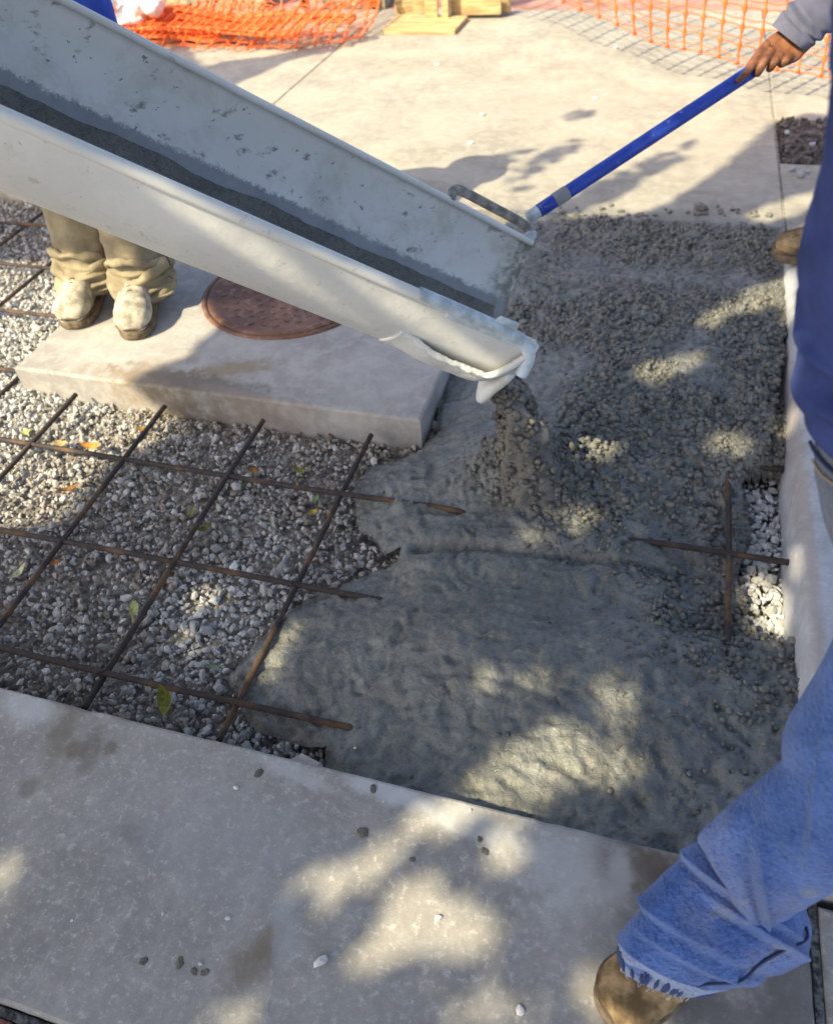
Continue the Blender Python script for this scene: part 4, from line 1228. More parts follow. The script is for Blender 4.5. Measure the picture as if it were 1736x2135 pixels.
boot('boot', (-1.80, 2.285, .004), (-1.685, 1.975, .004), .132, MAT_DUSTY, MAT_SOLE, manB, .15)

# ---- worker at the back holding the blue handle
def hp(px, py, dz=0.0):
    return at_dep(px, py, HAND_T + dz)
wr = hp(1668, 72, .0); elb = at_dep(1826, -66, HAND_T + .155)
hipC = np.array([.98, 3.02, .93]); shC = np.array([.86, 2.88, 1.40]); hdC = np.array([.76, 2.8, 1.6])
v = [hipC]; r = [.13]; e = []
def addv(p, rr, to):
    v.append(np.asarray(p, float)); r.append(rr); e.append((to, len(v) - 1)); return len(v) - 1
md_ = addv((hipC + shC) / 2, .12, 0); ch_ = addv(shC - (0, 0, .05), .13, md_); nk_ = addv((shC * .6 + hdC * .4), .052, ch_); h1 = addv(hdC - (0, 0, .03), .075, nk_); addv(hdC + (0, 0, .06), .085, h1)
s1 = addv(shC + (.05, .19, -.02), .062, ch_); e1 = addv(shC + (.1, .28, -.3), .042, s1); addv(shC + (-.05, .3, -.5), .027, e1)
for (hx, kx, axx) in (((-.02, -.09), (.80, 2.86), (.74, 2.86)), ((.02, .09), (1.02, 3.1), (1.08, 3.15))):
    a_1 = addv(hipC + (hx[0], hx[1], -.03), .085, 0); b_1 = addv((kx[0], kx[1], .5), .055, a_1); c_1 = addv((axx[0], axx[1], .09), .036, b_1); addv((axx[0] - .08, axx[1], .05), .03, c_1)
# right arm down to the hand, palm and five fingers
s2 = addv(shC + (-.05, -.19, -.03), .060, ch_); e2 = addv(elb, .030, s2); w0 = addv(hp(1690, 52, .012), .024, e2); w2 = addv(wr, .024, w0)
pm = addv(hp(1636, 92, -.002), (.030), w2)
manC = skin_body('person', v, e, r, MAT_SKIN)
tag(manC, 'person in a grey violet knit sleeve gripping the end of the blue handle', 'person')
head_bits(manC, hdC, (-.9, -.4, -.3))
# hand: broad back, knuckles and separate fingers
HB = Parts()
def chain(pts, rad, seg=26, n=14, flat=None):
    q = interp_rows([hp(*p) for p in pts], seg)
    rr_ = np.interp(np.linspace(0, 1, seg), np.linspace(0, 1, len(rad)), rad)
    rr_ = rr_.copy(); rr_[-1] *= .35; rr_[-2] *= .72; rr_[-3] *= .9
    return tube(q, rr_, n)
def bk(rows):
    return sil_loft(rows, 36, 36, [.42, .40, .36, .34], lambda U, T, V: .0016 * fbm(V * 60, 3, 3), True)
HB.add(*bk([(1645, 48, 1700, 92, HAND_T + .0), (1622, 62, 1684, 105, HAND_T), (1600, 78, 1664, 124, HAND_T), (1582, 100, 1650, 132, HAND_T), (1572, 116, 1636, 138, HAND_T + .004)]))
HB.add(*chain([(1598, 92, -.012), (1577, 122, -.022), (1560, 146, -.026), (1543, 164, -.022), (1534, 172, -.016)], [.0125, .0115, .010, .0088, .0078]))          # index along the handle
HB.add(*chain([(1606, 106, -.012), (1592, 128, -.027), (1581, 148, -.018), (1578, 153, .0)], [.013, .0125, .011, .009]))       # middle
HB.add(*chain([(1626, 114, -.010), (1613, 130, -.022), (1606, 140, -.012), (1602, 142, .006)], [.0125, .0115, .0105, .009]))       # ring
HB.add(*chain([(1646, 118, -.006), (1636, 128, -.016), (1629, 133, -.006), (1624, 132, .008)], [.0115, .0105, .0095, .008]))      # little
HB.add(*chain([(1612, 80, .018), (1586, 106, .034), (1566, 132, .034), (1556, 146, .026)], [.013, .0125, .011, .0095]))            # thumb behind the handle
hnd = HB.build('hand', MAT_SKIN); child_at0(hnd, manC)
rmd = hnd.modifiers.new('merge', 'REMESH'); rmd.mode = 'VOXEL'; rmd.voxel_size = .0028; rmd.use_smooth_shade = True
smd = hnd.modifiers.new('soft', 'SMOOTH'); smd.factor = .5; smd.iterations = 5
def sld(U, T, V):
    return .004 * fbm(V * 16, 3, 61) + .006 * np.exp(-((U - .42 - .05 * np.sin(T)) / .05) ** 2) - .005 * np.exp(-((U - .52 - .06 * np.sin(T)) / .04) ** 2) + .004 * np.exp(-((U - .30) / .06) ** 2) - .007 * np.exp(-((U - .36 - .05 * np.sin(T)) / .035) ** 2)
sl_rows = [(1608, 52, 1674, 104, HAND_T + .0), (1622, 36, 1686, 96, HAND_T), (1642, 12, 1708, 82, HAND_T + .01), (1668, -14, 1740, 66, HAND_T + .03), (1715, -52, 1786, 40, HAND_T + .07), (1790, -120, 1870, -20, HAND_T + .16)]
v_, f_ = sil_loft(sl_rows, 80, 56, .85, sld, True)
slp = Parts().add(v_, f_)
slp.add(*tube(interp_rows([at_dep(1830, -70, HAND_T + .16), elb + (.02, .02, .03), shC + (-.04, -.17, -.1), shC + (-.02, -.1, -.03)], 40), np.interp(np.linspace(0, 1, 40), [0, .5, 1], [.06, .07, .085]), 28))
q = interp_rows([hipC + (0, 0, -.05), (hipC + shC) / 2, shC + (0, 0, -.06), shC + (0, 0, .04)], 40)
wv = np.interp(np.linspace(0, 1, 40), [0, .4, .85, 1], [.17, .18, .18, .08])
slp.add(*loft(q, np.column_stack([wv, 0 * wv, 0 * wv]), np.column_stack([0 * wv, wv, 0 * wv]), 48, True, lambda U, T, V: .008 * fbm(V * 9, 4, 43)))
slp.add(*tube(interp_rows([shC + (.04, .17, -.03), shC + (.1, .28, -.28), shC + (-.03, .3, -.46)], 30), np.interp(np.linspace(0, 1, 30), [0, .5, 1], [.08, .062, .045]), 24))
child_at0(slp.build('knit_shirt', MAT_SLEEVE), manC)
pc = Parts()
for (k_, a_2) in (((.80, 2.86), (.74, 2.86)), ((1.02, 3.1), (1.08, 3.15))):
    q = interp_rows([hipC + ((k_[0] - .92) * .5, (k_[1] - 2.98) * .6, .02), np.array([k_[0], k_[1], .5]), np.array([a_2[0], a_2[1], .1])], 36)
    pc.add(*tube(q, np.interp(np.linspace(0, 1, 36), [0, .5, 1], [.12, .095, .09]), 28))
child_at0(pc.build('work_trousers', MAT_DENIM), manC)
boot('boot', (.745, 2.86, .05), (.45, 2.865, .05), .125, MAT_SUEDE, MAT_SOLE, manC, .13)
boot('boot', (1.14, 3.16, .0), (.86, 3.13, .0), .11, MAT_SUEDE, MAT_SOLE, manC, .13)

# ------------------------------------------------------------------ orange safety netting
def net(name, surf, nu, nv, r_up, r_side, node, parent=None, skip=0.0, seed=0, double=True):
    """netting with thick uprights, knots and thin cross strands; surf(u, v) -> point"""
    g_ = random.Random(seed)
    up_p, cr_p = Parts(), Parts()
    for i in range(nu + 1):
        u = i / nu
        ps, rs = [], []
        m = nv * 4
        for k in range(m + 1):
            ps.append(surf(u, k / m)); rs.append(r_up * (node if k % 4 == 0 else (1.25 if k % 4 in (1, 3) else 1.0)))
        up_p.add(*tube(ps, rs, 5))
    for j in range(nv + 1):
        vv = j / nv
        for i in range(nu):
            a = [surf((i + t) / nu, min(1, max(0, vv + .12 / nv * math.sin(t * math.pi)))) for t in (0, .33, .66, 1)]
            cr_p.add(*tube(a, r_side, 4, False))
            if double and j < nv:
                b = [surf((i + t) / nu, min(1, vv + .5 / nv - .1 / nv * math.sin(t * math.pi))) for t in (0, .33, .66, 1)]
                cr_p.add(*tube(b, r_side * .8, 4, False))
    o = empty(name)
    a_ = up_p.build('upright_strand', MAT_ORANGE, o); b_ = cr_p.build('cross_strand', MAT_ORANGE, o)
    a_['kind'] = 'stuff'; b_['kind'] = 'stuff'
    return o
FB = [(-1.72, 6.12, .42), (-1.25, 5.95, .38), (-.72, 5.55, .26), (-.19, 5.10, .18), (.22, 4.83, .155), (.63, 4.65, .13), (1.1, 4.45, .13), (1.7, 4.2, .14)]
FBr = interp_rows(FB, 200)
def surfR(u, v):
    p = FBr[min(199, int(u * 199))] * (1 - (u * 199) % 1) + FBr[min(199, int(u * 199) + 1)] * ((u * 199) % 1)
    w = .03 * math.sin(u * 37 + v * 2)
    return p + np.array([.02 * math.sin(v * 5 + u * 9) + (-.16 * v), .05 * math.sin(v * 2.2) + w * (1 - v), v * .98])
nr = net('safety_fence', surfR, 31, 12, .0048, .0034, 2.9, seed=3)
tag(nr, 'orange plastic safety netting hanging across the right of the pavement', 'safety fence')
FBl = interp_rows([(-2.06, 5.62, .03), (-2.35, 5.42, .03), (-2.75, 5.36, .02), (-3.2, 5.34, .03), (-3.7, 5.3, .03), (-4.3, 5.3, .03)], 200)
def surfL(u, v):
    x = u * 199; i = min(198, int(x)); p = FBl[i] * (1 - (x - i)) + FBl[i + 1] * (x - i)
    sag = .35 + .25 * math.sin(u * 3.0)
    return p + np.array([.10 * v + .03 * math.sin(9 * v + u * 12), (.95 - .2 * u) * v + .03 * math.sin(u * 41), .16 * math.sin(v * 2.6) * (1 - .5 * u) + max(0, v - .55) * 1.6 * (1 - .55 * u) + .03 * math.sin(u * 60) * v])
nl = net('safety_fence', surfL, 20, 14, .0046, .003, 2.7, seed=4)
tag(nl, 'slack orange safety netting leaning back left of the wooden post', 'safety fence')
def surfP(off):
    def f_(u, v):
        x = -4.6 + 1.5 * u + .25 * off * u; y = 5.40 + (.62 - .28 * u) * v + .05 * math.sin(u * 9 + off)
        z = .015 + .05 * (1 + math.sin(u * 11 + off * 2.1 + v * 5)) * (.25 + v * .5) + .04 * (1 + math.sin(v * 9 + off)) * (1 - u * .5) + .02 * off
        return np.array([x + .05 * math.sin(v * 8 + off), y, z])
    return f_
pile = empty('netting_pile'); tag(pile, 'crumpled heap of orange netting folded on the ground beside the wall', 'netting')
for k in range(4):
    t_ = net('tmp', surfP(k * 1.3), 30, 8, .007, .003, 1.8, seed=10 + k)
    for c_ in list(t_.children): c_.parent = pile; c_.name = 'net_fold'
    bpy.data.objects.remove(t_)

# timber fence foot
foot = empty('timber_stand', (-1.72, 6.0, 0)); tag(foot, 'pine post standing on a plywood square with side blocks', 'fence post')
v, f = slabquad([tuple(at_z(798, 71)), tuple(at_z(948, 72)), tuple(at_z(975, 42)), tuple(at_z(830, 38))], .03, (0, 0, 1))
child_at(bevel(fix_normals(mesh('base_board', v, f, MAT_WOOD, None, False)), .003), foot)
pb = np.array([-1.70, 6.14, 0])
for nm, c_, sx_, sy_, sz_, rt in (('post', pb + (0, 0, .55), .09, .045, 1.05, .1), ('post', pb + (.10, .02, .43), .045, .09, .8, .1), ('block', pb + (.30, .10, .075), .36, .05, .1, .06), ('block', pb + (.33, .19, .06), .40, .05, .09, .02), ('block', pb + (-.2, .14, .06), .22, .05, .09, .2)):
    child_at(bevel(mesh(nm, *box(c_, sx_, sy_, sz_, rt), MAT_WOOD, None, False), .003), foot)
for (px, py, lb) in ((637, 24, 'thin stake wrapped in bunched orange netting left of the wall block'), (782, 18, 'thin stake wrapped in bunched orange netting beside the wooden post')):
    p = at_z(px, py)
    sk = empty('fence_stake', tuple(p)); tag(sk, lb, 'stake', 'stakes holding the netting')
    child_at(mesh('stake', *tube([p + (0, 0, z_) for z_ in np.linspace(0, 1.1, 6)], .012, 8), MAT_RUST), sk)
    w_ = Parts()
    for k in range(9):
        a0 = random.uniform(0, 6); q = [p + (.03 * math.cos(a0 + z_ * 5) + random.uniform(-.01, .01), .03 * math.sin(a0 + z_ * 5), z_) for z_ in np.linspace(.02, 1.05, 16)]
        w_.add(*tube(q, .008, 5))
    o = child_at(w_.build('wrapped_net', MAT_ORANGE), sk); o['kind'] = 'stuff'
# white sack in the netting
sp_ = at_z(255, 60, .12)
sk = Parts()
for k in range(7):
    c_ = sp_ + np.array([random.uniform(-.22, .22), random.uniform(.05, .3), random.uniform(.0, .16)])
    s_ = random.uniform(.055, .09)
    q = ICO2_V * s_ * np.array([1.2, 1, .8]); q = q * (1 + .22 * fbm(ICO2_V * 2.2 + k * 7, 3, 5)[:, None])
    sk.add(q + c_, ICO2_F.tolist())
tag(sk.build('plastic_sack', MAT_SACK), 'crumpled white plastic sack lying in the orange netting heap', 'sack')

# ------------------------------------------------------------------ small things lying about
def leaf_mesh(L, W, curl):
    n_ = 7
    v, f = [], []
    for i in range(n_):
        t = i / (n_ - 1); w = W * math.sin(math.pi * min(1, t * .96 + .02)) ** .8
        z_ = curl * (t - .5) ** 2 * 4 * L
        v += [(t * L - L / 2, -w / 2, z_ + .18 * w), (t * L - L / 2, 0, z_), (t * L - L / 2, w / 2, z_ + .18 * w)]
    return np.array(v), grid_faces(n_, 3)
LEAVES = [(347, 1465, -.085, 'green and yellow leaf lying on gravel beside the near slab', (.16, .17, .02), .075, .035, -1.0),
          (655, 1072, -.1, 'small yellow leaf on gravel near the upper edge of the pour', (.45, .30, .03), .03, .018, .4),
          (660, 1045, -.1, 'little green leaf on gravel near the rebar beside the pour', (.16, .25, .08), .03, .015, 1.2),
          (282, 1275, -.1, 'pale green leaf on gravel between two bars', (.33, .35, .13), .05, .025, 2.0),
          (118, 1178, -.1, 'orange brown leaf on gravel under a bar crossing', (.36, .13, .03), .035, .022, .3),
          (143, 1025, -.1, 'curled orange leaf on gravel in the dappled edge', (.42, .20, .05), .07, .022, .9),
          (195, 935, -.09, 'bright orange leaf lying by the upper bar', (.50, .24, .05), .08, .028, .1),
          (130, 930, -.09, 'tan leaf lying in sunlit gravel by the upper bar', (.55, .36, .13), .05, .028, .0),
          (305, 900, -.1, 'brown leaf at the foot of the manhole pad', (.35, .19, .05), .06, .03, .3),
          (402, 1075, -.1, 'olive leaf on gravel in the middle of the grid', (.14, .15, .03), .04, .022, 1.4),
          (430, 1105, -.1, 'dark green leaf on gravel below the upper bar', (.09, .10, .02), .045, .02, .4),
          (625, 985, -.09, 'long olive leaf beside the pad above the bar', (.20, .18, .03), .055, .02, -.2),
          (250, 970, -.09, 'yellow green leaf on gravel at the sun edge', (.34, .33, .1), .045, .018, .8),
          (570, 1100, -.1, 'pale straw coloured leaf blade on gravel right of the middle bar', (.5, .46, .3), .07, .01, -.9),
          (40, 1200, -.1, 'pale cream leaf on gravel at the left edge', (.5, .46, .28), .06, .022, 1.3),
          (530, 985, -.09, 'rust coloured leaf on gravel under the upper bar', (.33, .16, .05), .04, .02, .2),
          (60, 905, -.09, 'green leaf in sunlit gravel at far left', (.3, .36, .1), .045, .022, .1),
          (447, 1395, -.09, 'sage green leaf touching the edge of the lower pour', (.2, .26, .14), .04, .014, .2)]
for px, py, z_, lab, c_, L_, W_, a_ in LEAVES:
    v, f = leaf_mesh(L_, W_, .25)
    o = mesh('fallen_leaf', v, f, mat_plain('dry_leaf', c_, .7, .3, .3, 90))
    p = at_z(px, py, z_); o.location = (p[0], p[1], z_ + .006); o.rotation_euler = (random.uniform(-.3, .3), random.uniform(-.3, .3), a_)
    tag(o, lab, 'leaf', 'fallen leaves on the gravel')
MAT_CHIP = mat_plain('pale_stone_chip', (.66, .62, .60), .8, .3, .12, 40)
def chip(px, py, size, label, grp, seed, z=0.0, mat=MAT_CHIP, nm='stone_chip', cat='stone', fl=.55):
    g_ = np.random.default_rng(seed)
    p = at_z(px, py, z)
    q = (ICO2_V * (1 + .35 * fbm(ICO2_V * 1.4 + seed * 3.7, 3, seed)[:, None]) if fl < .3 else ICO_V * (1 + g_.uniform(-.3, .3, (len(ICO_V), 1)))) * size * np.array([1.15, .85, fl])
    c, s = math.cos(seed), math.sin(seed)
    q = q @ np.array([[c, s, 0], [-s, c, 0], [0, 0, 1]])
    o = mesh(nm, q, (ICO2_F if fl < .3 else ICO_F).tolist(), mat, None, fl < .3); o.location = (p[0], p[1], z + size * fl * .7)
    tag(o, label, cat, grp); return o
G1 = 'pale stone chips on the near slab'
chip(668, 2006, .011, 'largest pale stone chip on the near slab below the brown stain', G1, 1)
chip(1085, 2110, .009, 'pale stone chip on the near slab left of the boot', G1, 2)
chip(492, 1644, .006, 'white stone chip on the left part of the near slab', G1, 3)
chip(913, 1914, .006, 'small yellowish stone chip on the near slab beside the sun patch', G1, 4)
for k, (px, py) in enumerate(((800, 1672), (340, 1906), (475, 1916), (150, 1920), (980, 1690), (418, 2010), (740, 1560))):
    chip(px, py, .0028 + .0008 * (k % 3), 'tiny pale stone chip on the near slab', 'tiny chips on the near slab', 20 + k)
CR_L = ['white crumb at the left end of the netting shadow', 'white crumb inside the netting shadow', 'larger white crumb just below the left end of the netting shadow', 'white crumb halfway between netting shadow and blue handle', 'white crumb left of the blue handle, alone on bright pavement',
        'white crumb in the middle of the bright pavement right of the chute', 'white crumb at the tip of the netting heap shadow', 'white crumb in the grid of netting shadow left of the hand', 'white crumb just above the rounded head shadow', 'white crumb on bright pavement below the netting shadow', 'white crumb nearest in front of the plywood square']
for k, (px, py) in enumerate(((1294, 68), (1384, 65), (1283, 100), (1357, 171), (1240, 205), (1005, 240), (690, 100), (1530, 116), (980, 300), (1180, 170), (910, 135))):
    chip(px, py, .008 + .004 * (k % 3), CR_L[k], 'white crumbs on the far pavement', 40 + k)
MAT_SPLAT = mat_mud('dried_splatter', (.085, .082, .066), .6)
for k, (px, py, s_, lab) in enumerate(((540, 1612, .015, 'round dark concrete splash on the near slab nearest the trench'), (778, 1645, .013, 'dark concrete splash on the near slab at its edge beside the pour'), (755, 1735, .016, 'long thin dark concrete splash on the near slab'),
                                       (298, 2005, .011, 'leftmost dark splash of the row near the bottom'), (375, 2008, .013, 'largest dark splash of the row near the bottom'), (405, 2026, .010, 'dark splash second from right in the row near the bottom'), (427, 2028, .010, 'rightmost dark splash of the row near the bottom'),
                                       (1000, 1750, .009, 'dark pebble sized splash near the sun patch by the pour'), (1010, 1775, .011, 'dark splash below another near the sun patch by the pour'), (860, 1792, .008, 'small dark splash in front of the long thin one'))):
    chip(px, py, s_ * .62, lab, 'dark concrete splashes on the near slab', 70 + k, 0, MAT_SPLAT, 'concrete_splash', 'splash', .14)
for k in range(46):
    px, py = random.uniform(1150, 1620), 452 + abs(random.gauss(0, 9)) * -1
    chip(px, py, random.uniform(.006, .016), 'dark crumb of wet concrete spilled along the far pavement edge', 'wet concrete crumbs at the far edge', 100 + k, 0, MAT_AGG, 'concrete_crumb', 'crumb', .6)
chip(1460, 437, .03, 'lone dark lump of concrete on the far pavement beyond the pour', 'concrete lumps on the far pavement', 160, 0, MAT_AGG, 'concrete_crumb', 'lump', .7)
chip(1527, 438, .012, 'small dark speck of concrete right of the lone lump', 'concrete lumps on the far pavement', 161, 0, MAT_AGG, 'concrete_crumb', 'lump', .5)
for k, (px, py, s_) in enumerate(((1650, 355, .017), (1668, 368, .02), (1682, 360, .013), (1690, 305, .018), (1640, 278, .015))):
    chip(px, py, s_, ('left of two pale stones at the near edge of the dirt patch', 'right of two pale stones at the near edge of the dirt patch', 'small pale stone behind the pair in the dirt patch', 'grey stone in the middle of the dirt patch', 'pale stone at the back corner of the dirt patch')[k], 'stones in the dirt patch', 180 + k, 0.0, mat_plain('grey_stone', (.36, .36, .38), .9), 'stone', 'stone', .7)
p = at_z(346, 607, .02)
v, f = tube([(-.028, 0, 0), (-.02, 0, 0), (.02, 0, .002), (.028, 0, .002)], [.010, .0125, .0125, .010], 10)
o = mesh('wood_plug', v, f, MAT_CHIP); o.location = (p[0], p[1], .014); o.rotation_euler = (0, 0, .75); tag(o, 'short white plug lying beside the dusty boot on the pad', 'plug')
p = at_z(630, 1578, -.02)
v, f = slabquad([(-.03, -.01, 0), (.02, -.014, .0), (.035, .012, .01), (-.01, .012, .012)], .003, (0, 0, 1))
o = mesh('paper_scrap', v, f, MAT_SACK, None, False); o.location = (p[0], p[1], -.045); o.rotation_euler = (.2, .1, -.2); tag(o, 'torn white scrap in the dark gap beside the near slab', 'scrap')

# ------------------------------------------------------------------ shade tree (stands behind the camera; its leaves let the sun through where the photo is lit)
def E_(cx, cy, rx, ry, ang=0.0, n=14):
    c, s = math.cos(ang), math.sin(ang)
    return P2([(cx + rx * math.cos(t) * c - ry * math.sin(t) * s, cy + rx * math.cos(t) * s + ry * math.sin(t) * c) for t in np.linspace(0, 2 * math.pi, n, endpoint=False)])
SHADE_UP = [(-1.98, 2.37), (-1.58, 2.34), (-1.0, 2.85), (-1.2, 3.0), (-1.6, 2.95)]
SHADE = [P2([(2250, 215), (1900, 235), (1736, 238), (1660, 235), (1600, 260), (1562, 292), (1485, 352), (1425, 392), (1352, 432), (1290, 446), (1130, 456), (1010, 462), (900, 425), (800, 384), (700, 334), (630, 305), (580, 330), (500, 470), (425, 630), (462, 668), (440, 690), (400, 722),
             (368, 748), (250, 790), (262, 830), (292, 868), (205, 900), (132, 922), (100, 950), (60, 1000), (20, 1048), (-80, 1075), (-600, 1150)]) + [(-3.2, -1.6), (2.6, -1.6), (3.2, 4.5)],
         P2([(-100, 506), (0, 506), (70, 512), (118, 524), (150, 470), (100, 420), (0, 395), (-100, 370)]),
         P2([(380, 150), (470, 130), (560, 118), (690, 94), (702, 104), (625, 118), (588, 128), (540, 152), (465, 184), (420, 190)]),
         P2([(190, 40), (215, 70), (280, 148), (420, 146), (388, 100), (394, 60), (590, 36), (485, 10), (330, 24), (230, 26)]),
         P2([(1120, 458), (1180, 418), (1280, 368), (1345, 338), (1440, 292), (1430, 325), (1345, 372), (1265, 418), (1190, 458)]),
         P2([(965, 365), (1050, 318), (1110, 312), (1060, 345), (1000, 375)]), P2([(1035, 378), (1110, 330), (1215, 285), (1190, 318), (1110, 362), (1060, 390)]),
         P2([(1075, 395), (1130, 370), (1160, 372), (1100, 402)]), P2([(1170, 240), (1230, 225), (1240, 240), (1190, 250)])]
LIT = [E_(1592, 612, 72, 26, -.52), E_(1425, 755, 42, 16, -.35), E_(1364, 775, 30, 17, -.3), E_(1237, 926, 36, 24, 0), E_(1512, 918, 44, 24, 0), E_(1500, 650, 40, 12, -.5),
       E_(1185, 1082, 34, 20, -.2), E_(1084, 1112, 24, 20, 0), E_(1106, 1408, 32, 28), E_(1011, 1414, 22, 20), E_(955, 1490, 42, 10, -.6), E_(1285, 1470, 50, 48), E_(1310, 1510, 34, 26), E_(1262, 1420, 26, 26),
       P2([(915, 1655), (1000, 1590), (1090, 1545), (1170, 1500), (1215, 1520), (1230, 1555), (1300, 1570), (1345, 1600), (1340, 1650), (1230, 1650), (1140, 1630), (1100, 1650), (1110, 1705), (1000, 1690)]),
       P2([(880, 1690), (960, 1700), (965, 1730), (900, 1745), (865, 1740)]), E_(1062, 1775, 42, 42), E_(1085, 1750, 30, 30), E_(960, 1715, 40, 20, -.3),
       P2([(640, 1850), (690, 1805), (800, 1765), (835, 1775), (800, 1810), (720, 1870), (660, 1890)]), P2([(715, 1915), (760, 1860), (870, 1820), (905, 1850), (930, 1880), (985, 1905), (1040, 1925), (1050, 1965), (1010, 1995), (930, 1990), (860, 1985), (800, 2005), (750, 2025), (735, 1990), (790, 1940), (730, 1930)]),
       E_(1240, 2070, 22, 60, -.3), E_(1345, 2125, 28, 30), E_(470, 2128, 40, 16), E_(1010, 2118, 60, 14), E_(1655, 1175, 11, 28), E_(1592, 1265, 30, 60), E_(1545, 1245, 14, 50), E_(1645, 880, 14, 24), E_(1650, 640, 16, 40),
       P2([(1560, 452), (1600, 430), (1680, 405), (1720, 395), (1725, 420), (1660, 440), (1600, 462)]), P2([(1200, 452), (1280, 436), (1400, 372), (1500, 315), (1560, 285), (1520, 330), (1440, 388), (1360, 430), (1290, 448)]), P2([(1460, 385), (1510, 370), (1580, 345), (1590, 352), (1520, 378), (1470, 395)]),
       E_(1700, 475, 30, 12, -.3), E_(505, 1352, 12, 60, .6), E_(15, 1820, 20, 30), E_(20, 1860, 14, 20), E_(310, 1230, 30, 14, -.4), E_(250, 1330, 14, 8)]
LIT += [[(.86 + .22 * math.cos(t), 3.2 + .27 * math.sin(t)) for t in np.linspace(0, 6.28, 12, endpoint=False)]]
# sun spots that land on the chute instead of the ground
def spot_on(p, rx, ry, ang=0.0):
    g2 = np.asarray(p)[:2] + SHK * p[2]
    c, s = math.cos(ang), math.sin(ang)
    return [(g2[0] + rx * math.cos(t) * c - ry * math.sin(t) * s, g2[1] + rx * math.cos(t) * s + ry * math.sin(t) * c) for t in np.linspace(0, 2 * math.pi, 12, endpoint=False)]
LIT += [spot_on(at_dep(935, 708, depth_of(cpt(-1.3, .3))), .035, .05, .6), spot_on(at_dep(1022, 790, depth_of(cpt(-.1, .57))), .025, .035)]
DIM = [E_(1512, 918, 38, 20, 0), E_(1185, 1082, 28, 17, -.2), E_(1084, 1112, 19, 17, 0), E_(1011, 1414, 15, 13), E_(1500, 650, 44, 14, -.5), E_(1285, 1475, 34, 34),
       E_(1262, 1418, 22, 22), E_(1106, 1408, 25, 21), P2([(640, 1850), (690, 1805), (800, 1765), (835, 1775), (800, 1810), (720, 1870), (660, 1890)]), E_(1062, 1775, 36, 36), E_(470, 2128, 40, 16),
       E_(1010, 2118, 60, 14), E_(15, 1820, 22, 34), E_(20, 1860, 16, 24), E_(310, 1230, 34, 16, -.4), E_(250, 1330, 20, 12), E_(1645, 880, 14, 24), [(.74 + .05 * math.cos(t), 1.72 + .20 * math.sin(t)) for t in np.linspace(0, 6.28, 12, endpoint=False)]]
LIT = [E_(1592, 612, 68, 24, -.52), E_(1425, 755, 40, 15, -.35), E_(1364, 775, 28, 16, -.3), E_(1237, 926, 36, 22, 0),
       P2([(930, 1652), (1010, 1590), (1095, 1548), (1165, 1510), (1205, 1528), (1235, 1560), (1290, 1575), (1320, 1600), (1290, 1625), (1210, 1630), (1130, 1625), (1095, 1650), (1105, 1700), (1000, 1685)]),
       P2([(872, 1690), (955, 1702), (960, 1722), (900, 1742), (862, 1738)]),
       P2([(800, 1935), (812, 1885), (868, 1822), (905, 1845), (930, 1882), (1000, 1905), (1035, 1930), (1010, 1970), (940, 1985), (870, 1975), (815, 2000), (760, 2022), (742, 1995), (800, 1960)]), E_(700, 1842, 34, 14, -.6), E_(775, 1800, 44, 16, -.5),
       E_(1238, 2075, 18, 54, -.3), E_(1345, 2125, 24, 26), E_(1655, 1175, 11, 28), E_(1592, 1265, 28, 56), E_(1545, 1245, 14, 50), E_(1650, 640, 12, 36), E_(505, 1352, 12, 60, .6),
       P2([(1560, 452), (1600, 430), (1680, 405), (1720, 395), (1725, 420), (1660, 440), (1600, 462)]), P2([(1200, 452), (1285, 441), (1395, 386), (1480, 332), (1530, 306), (1500, 336), (1430, 386), (1350, 430), (1285, 448)]), E_(1700, 475, 30, 12, -.3)] + LIT[-3:]
N0 = 210000
ux = RNG.uniform(-3.4, 3.2, N0); uy = RNG.uniform(-1.7, 6.2, N0)
insh = np.zeros(N0, bool)
for q in SHADE + [SHADE_UP]: insh |= in_poly(ux, uy, q)
for q in LIT: insh &= ~in_poly(ux, uy, q)
dmin = np.full(N0, 9.0)
for q in LIT: dmin = np.minimum(dmin, dist_line(ux, uy, q + q[:1]))
insh &= dmin > .018
for q in SHADE[:1]:
    insh &= dist_line(ux, uy, q) > .03
thin = np.zeros(N0, bool)
for q in DIM: thin |= in_poly(ux, uy, q)
insh &= ~(thin & (RNG.uniform(0, 1, N0) > .016))
d2 = np.full(N0, 9.0)
for q in DIM: d2 = np.minimum(d2, dist_line(ux, uy, q + q[:1]))
insh &= ~((d2 < .022) & (RNG.uniform(0, 1, N0) < .75))
faint = np.zeros(N0, bool)
for q in SHADE[5:]: faint |= in_poly(ux, uy, q)
insh &= ~(faint & ~in_poly(ux, uy, SHADE[0]) & (RNG.uniform(0, 1, N0) > .16))
insh &= ~(in_poly(ux, uy, SHADE[4]) & ~in_poly(ux, uy, SHADE[0]) & (RNG.uniform(0, 1, N0) > .3))

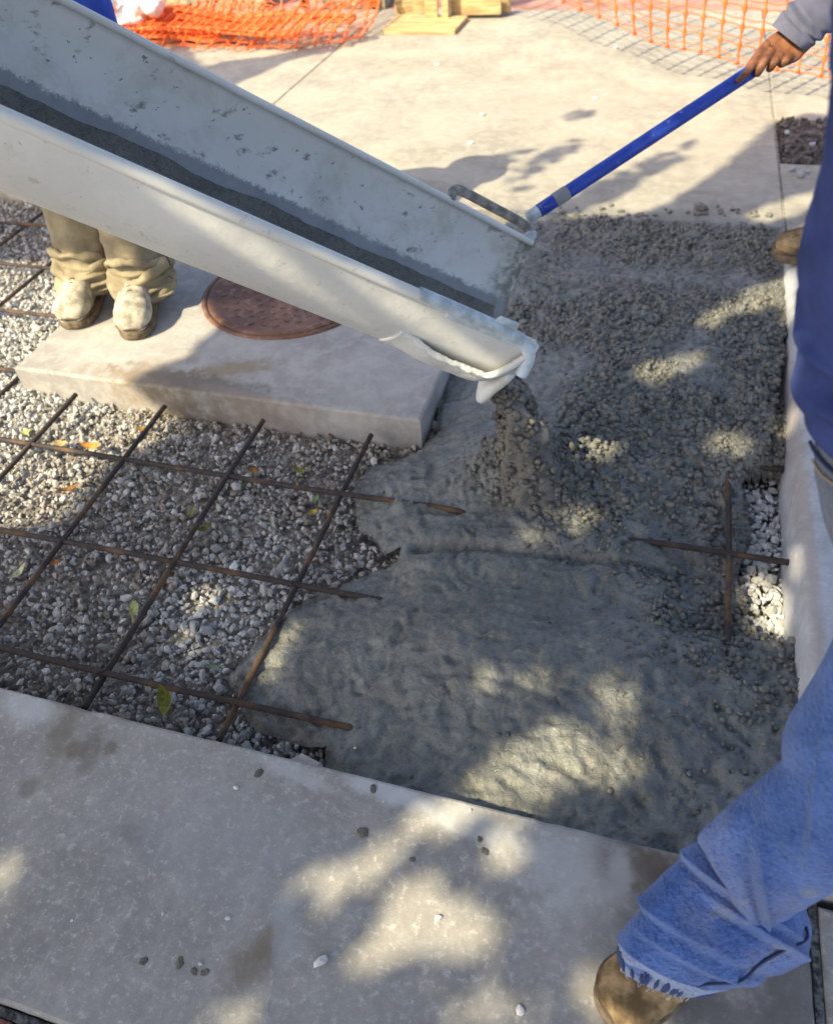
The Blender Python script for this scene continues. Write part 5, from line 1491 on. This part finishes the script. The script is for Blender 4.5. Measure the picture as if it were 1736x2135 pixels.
ux, uy = ux[insh], uy[insh]
nl_ = len(ux)
uz = RNG.uniform(3.0, 4.6, nl_)
LP = np.column_stack([ux - SHK[0] * uz, uy - SHK[1] * uz, uz])
lv = np.array([(-.5, 0, 0), (-.15, -.28, .03), (.2, -.24, .03), (.5, 0, 0), (.2, .24, .03), (-.15, .28, .03)])
q = RNG.normal(size=(nl_, 3)) * .55 + TOSUN * 1.0
q /= np.linalg.norm(q, axis=1)[:, None]
a1 = np.cross(q, RNG.normal(size=(nl_, 3))); a1 /= np.linalg.norm(a1, axis=1)[:, None]; b1 = np.cross(q, a1)
size = np.where(np.minimum(np.minimum(dmin, d2)[insh], .2) < .06,   .05, .085) * RNG.uniform(.8, 1.2, nl_)
LVx = LP[:, None, :] + (lv[None, :, 0:1] * a1[:, None] + lv[None, :, 1:2] * b1[:, None] + lv[None, :, 2:] * q[:, None]) * size[:, None, None]
Lf = (np.array([[0, 1, 5], [1, 2, 4], [1, 4, 5], [2, 3, 4]])[None] + (np.arange(nl_) * 6)[:, None, None]).reshape(-1, 3)
tree = empty('tree', (-6.2, -2.6, 0)); tag(tree, 'leafy street tree whose broken shade covers the wet concrete and near slab', 'tree')
cr_o = mesh('crown', LVx.reshape(-1, 3), Lf, MAT_LEAF, None, False); child_at(cr_o, tree); cr_o['kind'] = 'stuff'
trp = Parts().add(*tube(interp_rows([(-6.2, -2.6, -.15), (-6.15, -2.6, 1.2), (-5.9, -2.6, 2.4), (-5.2, -2.6, 3.2)], 20), np.linspace(.17, .10, 20), 14))
def clear_limb(a0, b0):
    t = np.linspace(.1, 1, 40)[:, None]; p = a0 * (1 - t) + b0 * t; g_ = p[:, :2] + SHK * p[:, 2:]
    ok = np.zeros(len(g_), bool)
    for q in SHADE[:1]: ok |= in_poly(g_[:, 0], g_[:, 1], q) | (g_[:, 0] < -3.2) | (g_[:, 1] < -1.0)
    for q in LIT: ok &= ~in_poly(g_[:, 0], g_[:, 1], q) & (dist_line(g_[:, 0], g_[:, 1], q + q[:1]) > .05)
    return ok.all()
limbs = 0
while limbs < 7:
    a0 = np.array([-5.2, -2.6, 3.2]); b0 = np.array([random.uniform(-4.4, -.5), random.uniform(-4.4, -.3), random.uniform(3.4, 4.2)])
    if not clear_limb(a0, b0): continue
    limbs += 1
    trp.add(*tube(interp_rows([a0 - (.3, 0, .3), a0 * .5 + b0 * .5 + (0, 0, .15), b0], 14), np.linspace(.06, .012, 14), 8))
child_at(trp.build('trunk', MAT_BARK), tree)
print('tris', sum(len(o.data.polygons) for o in scene.objects if o.type == 'MESH'))
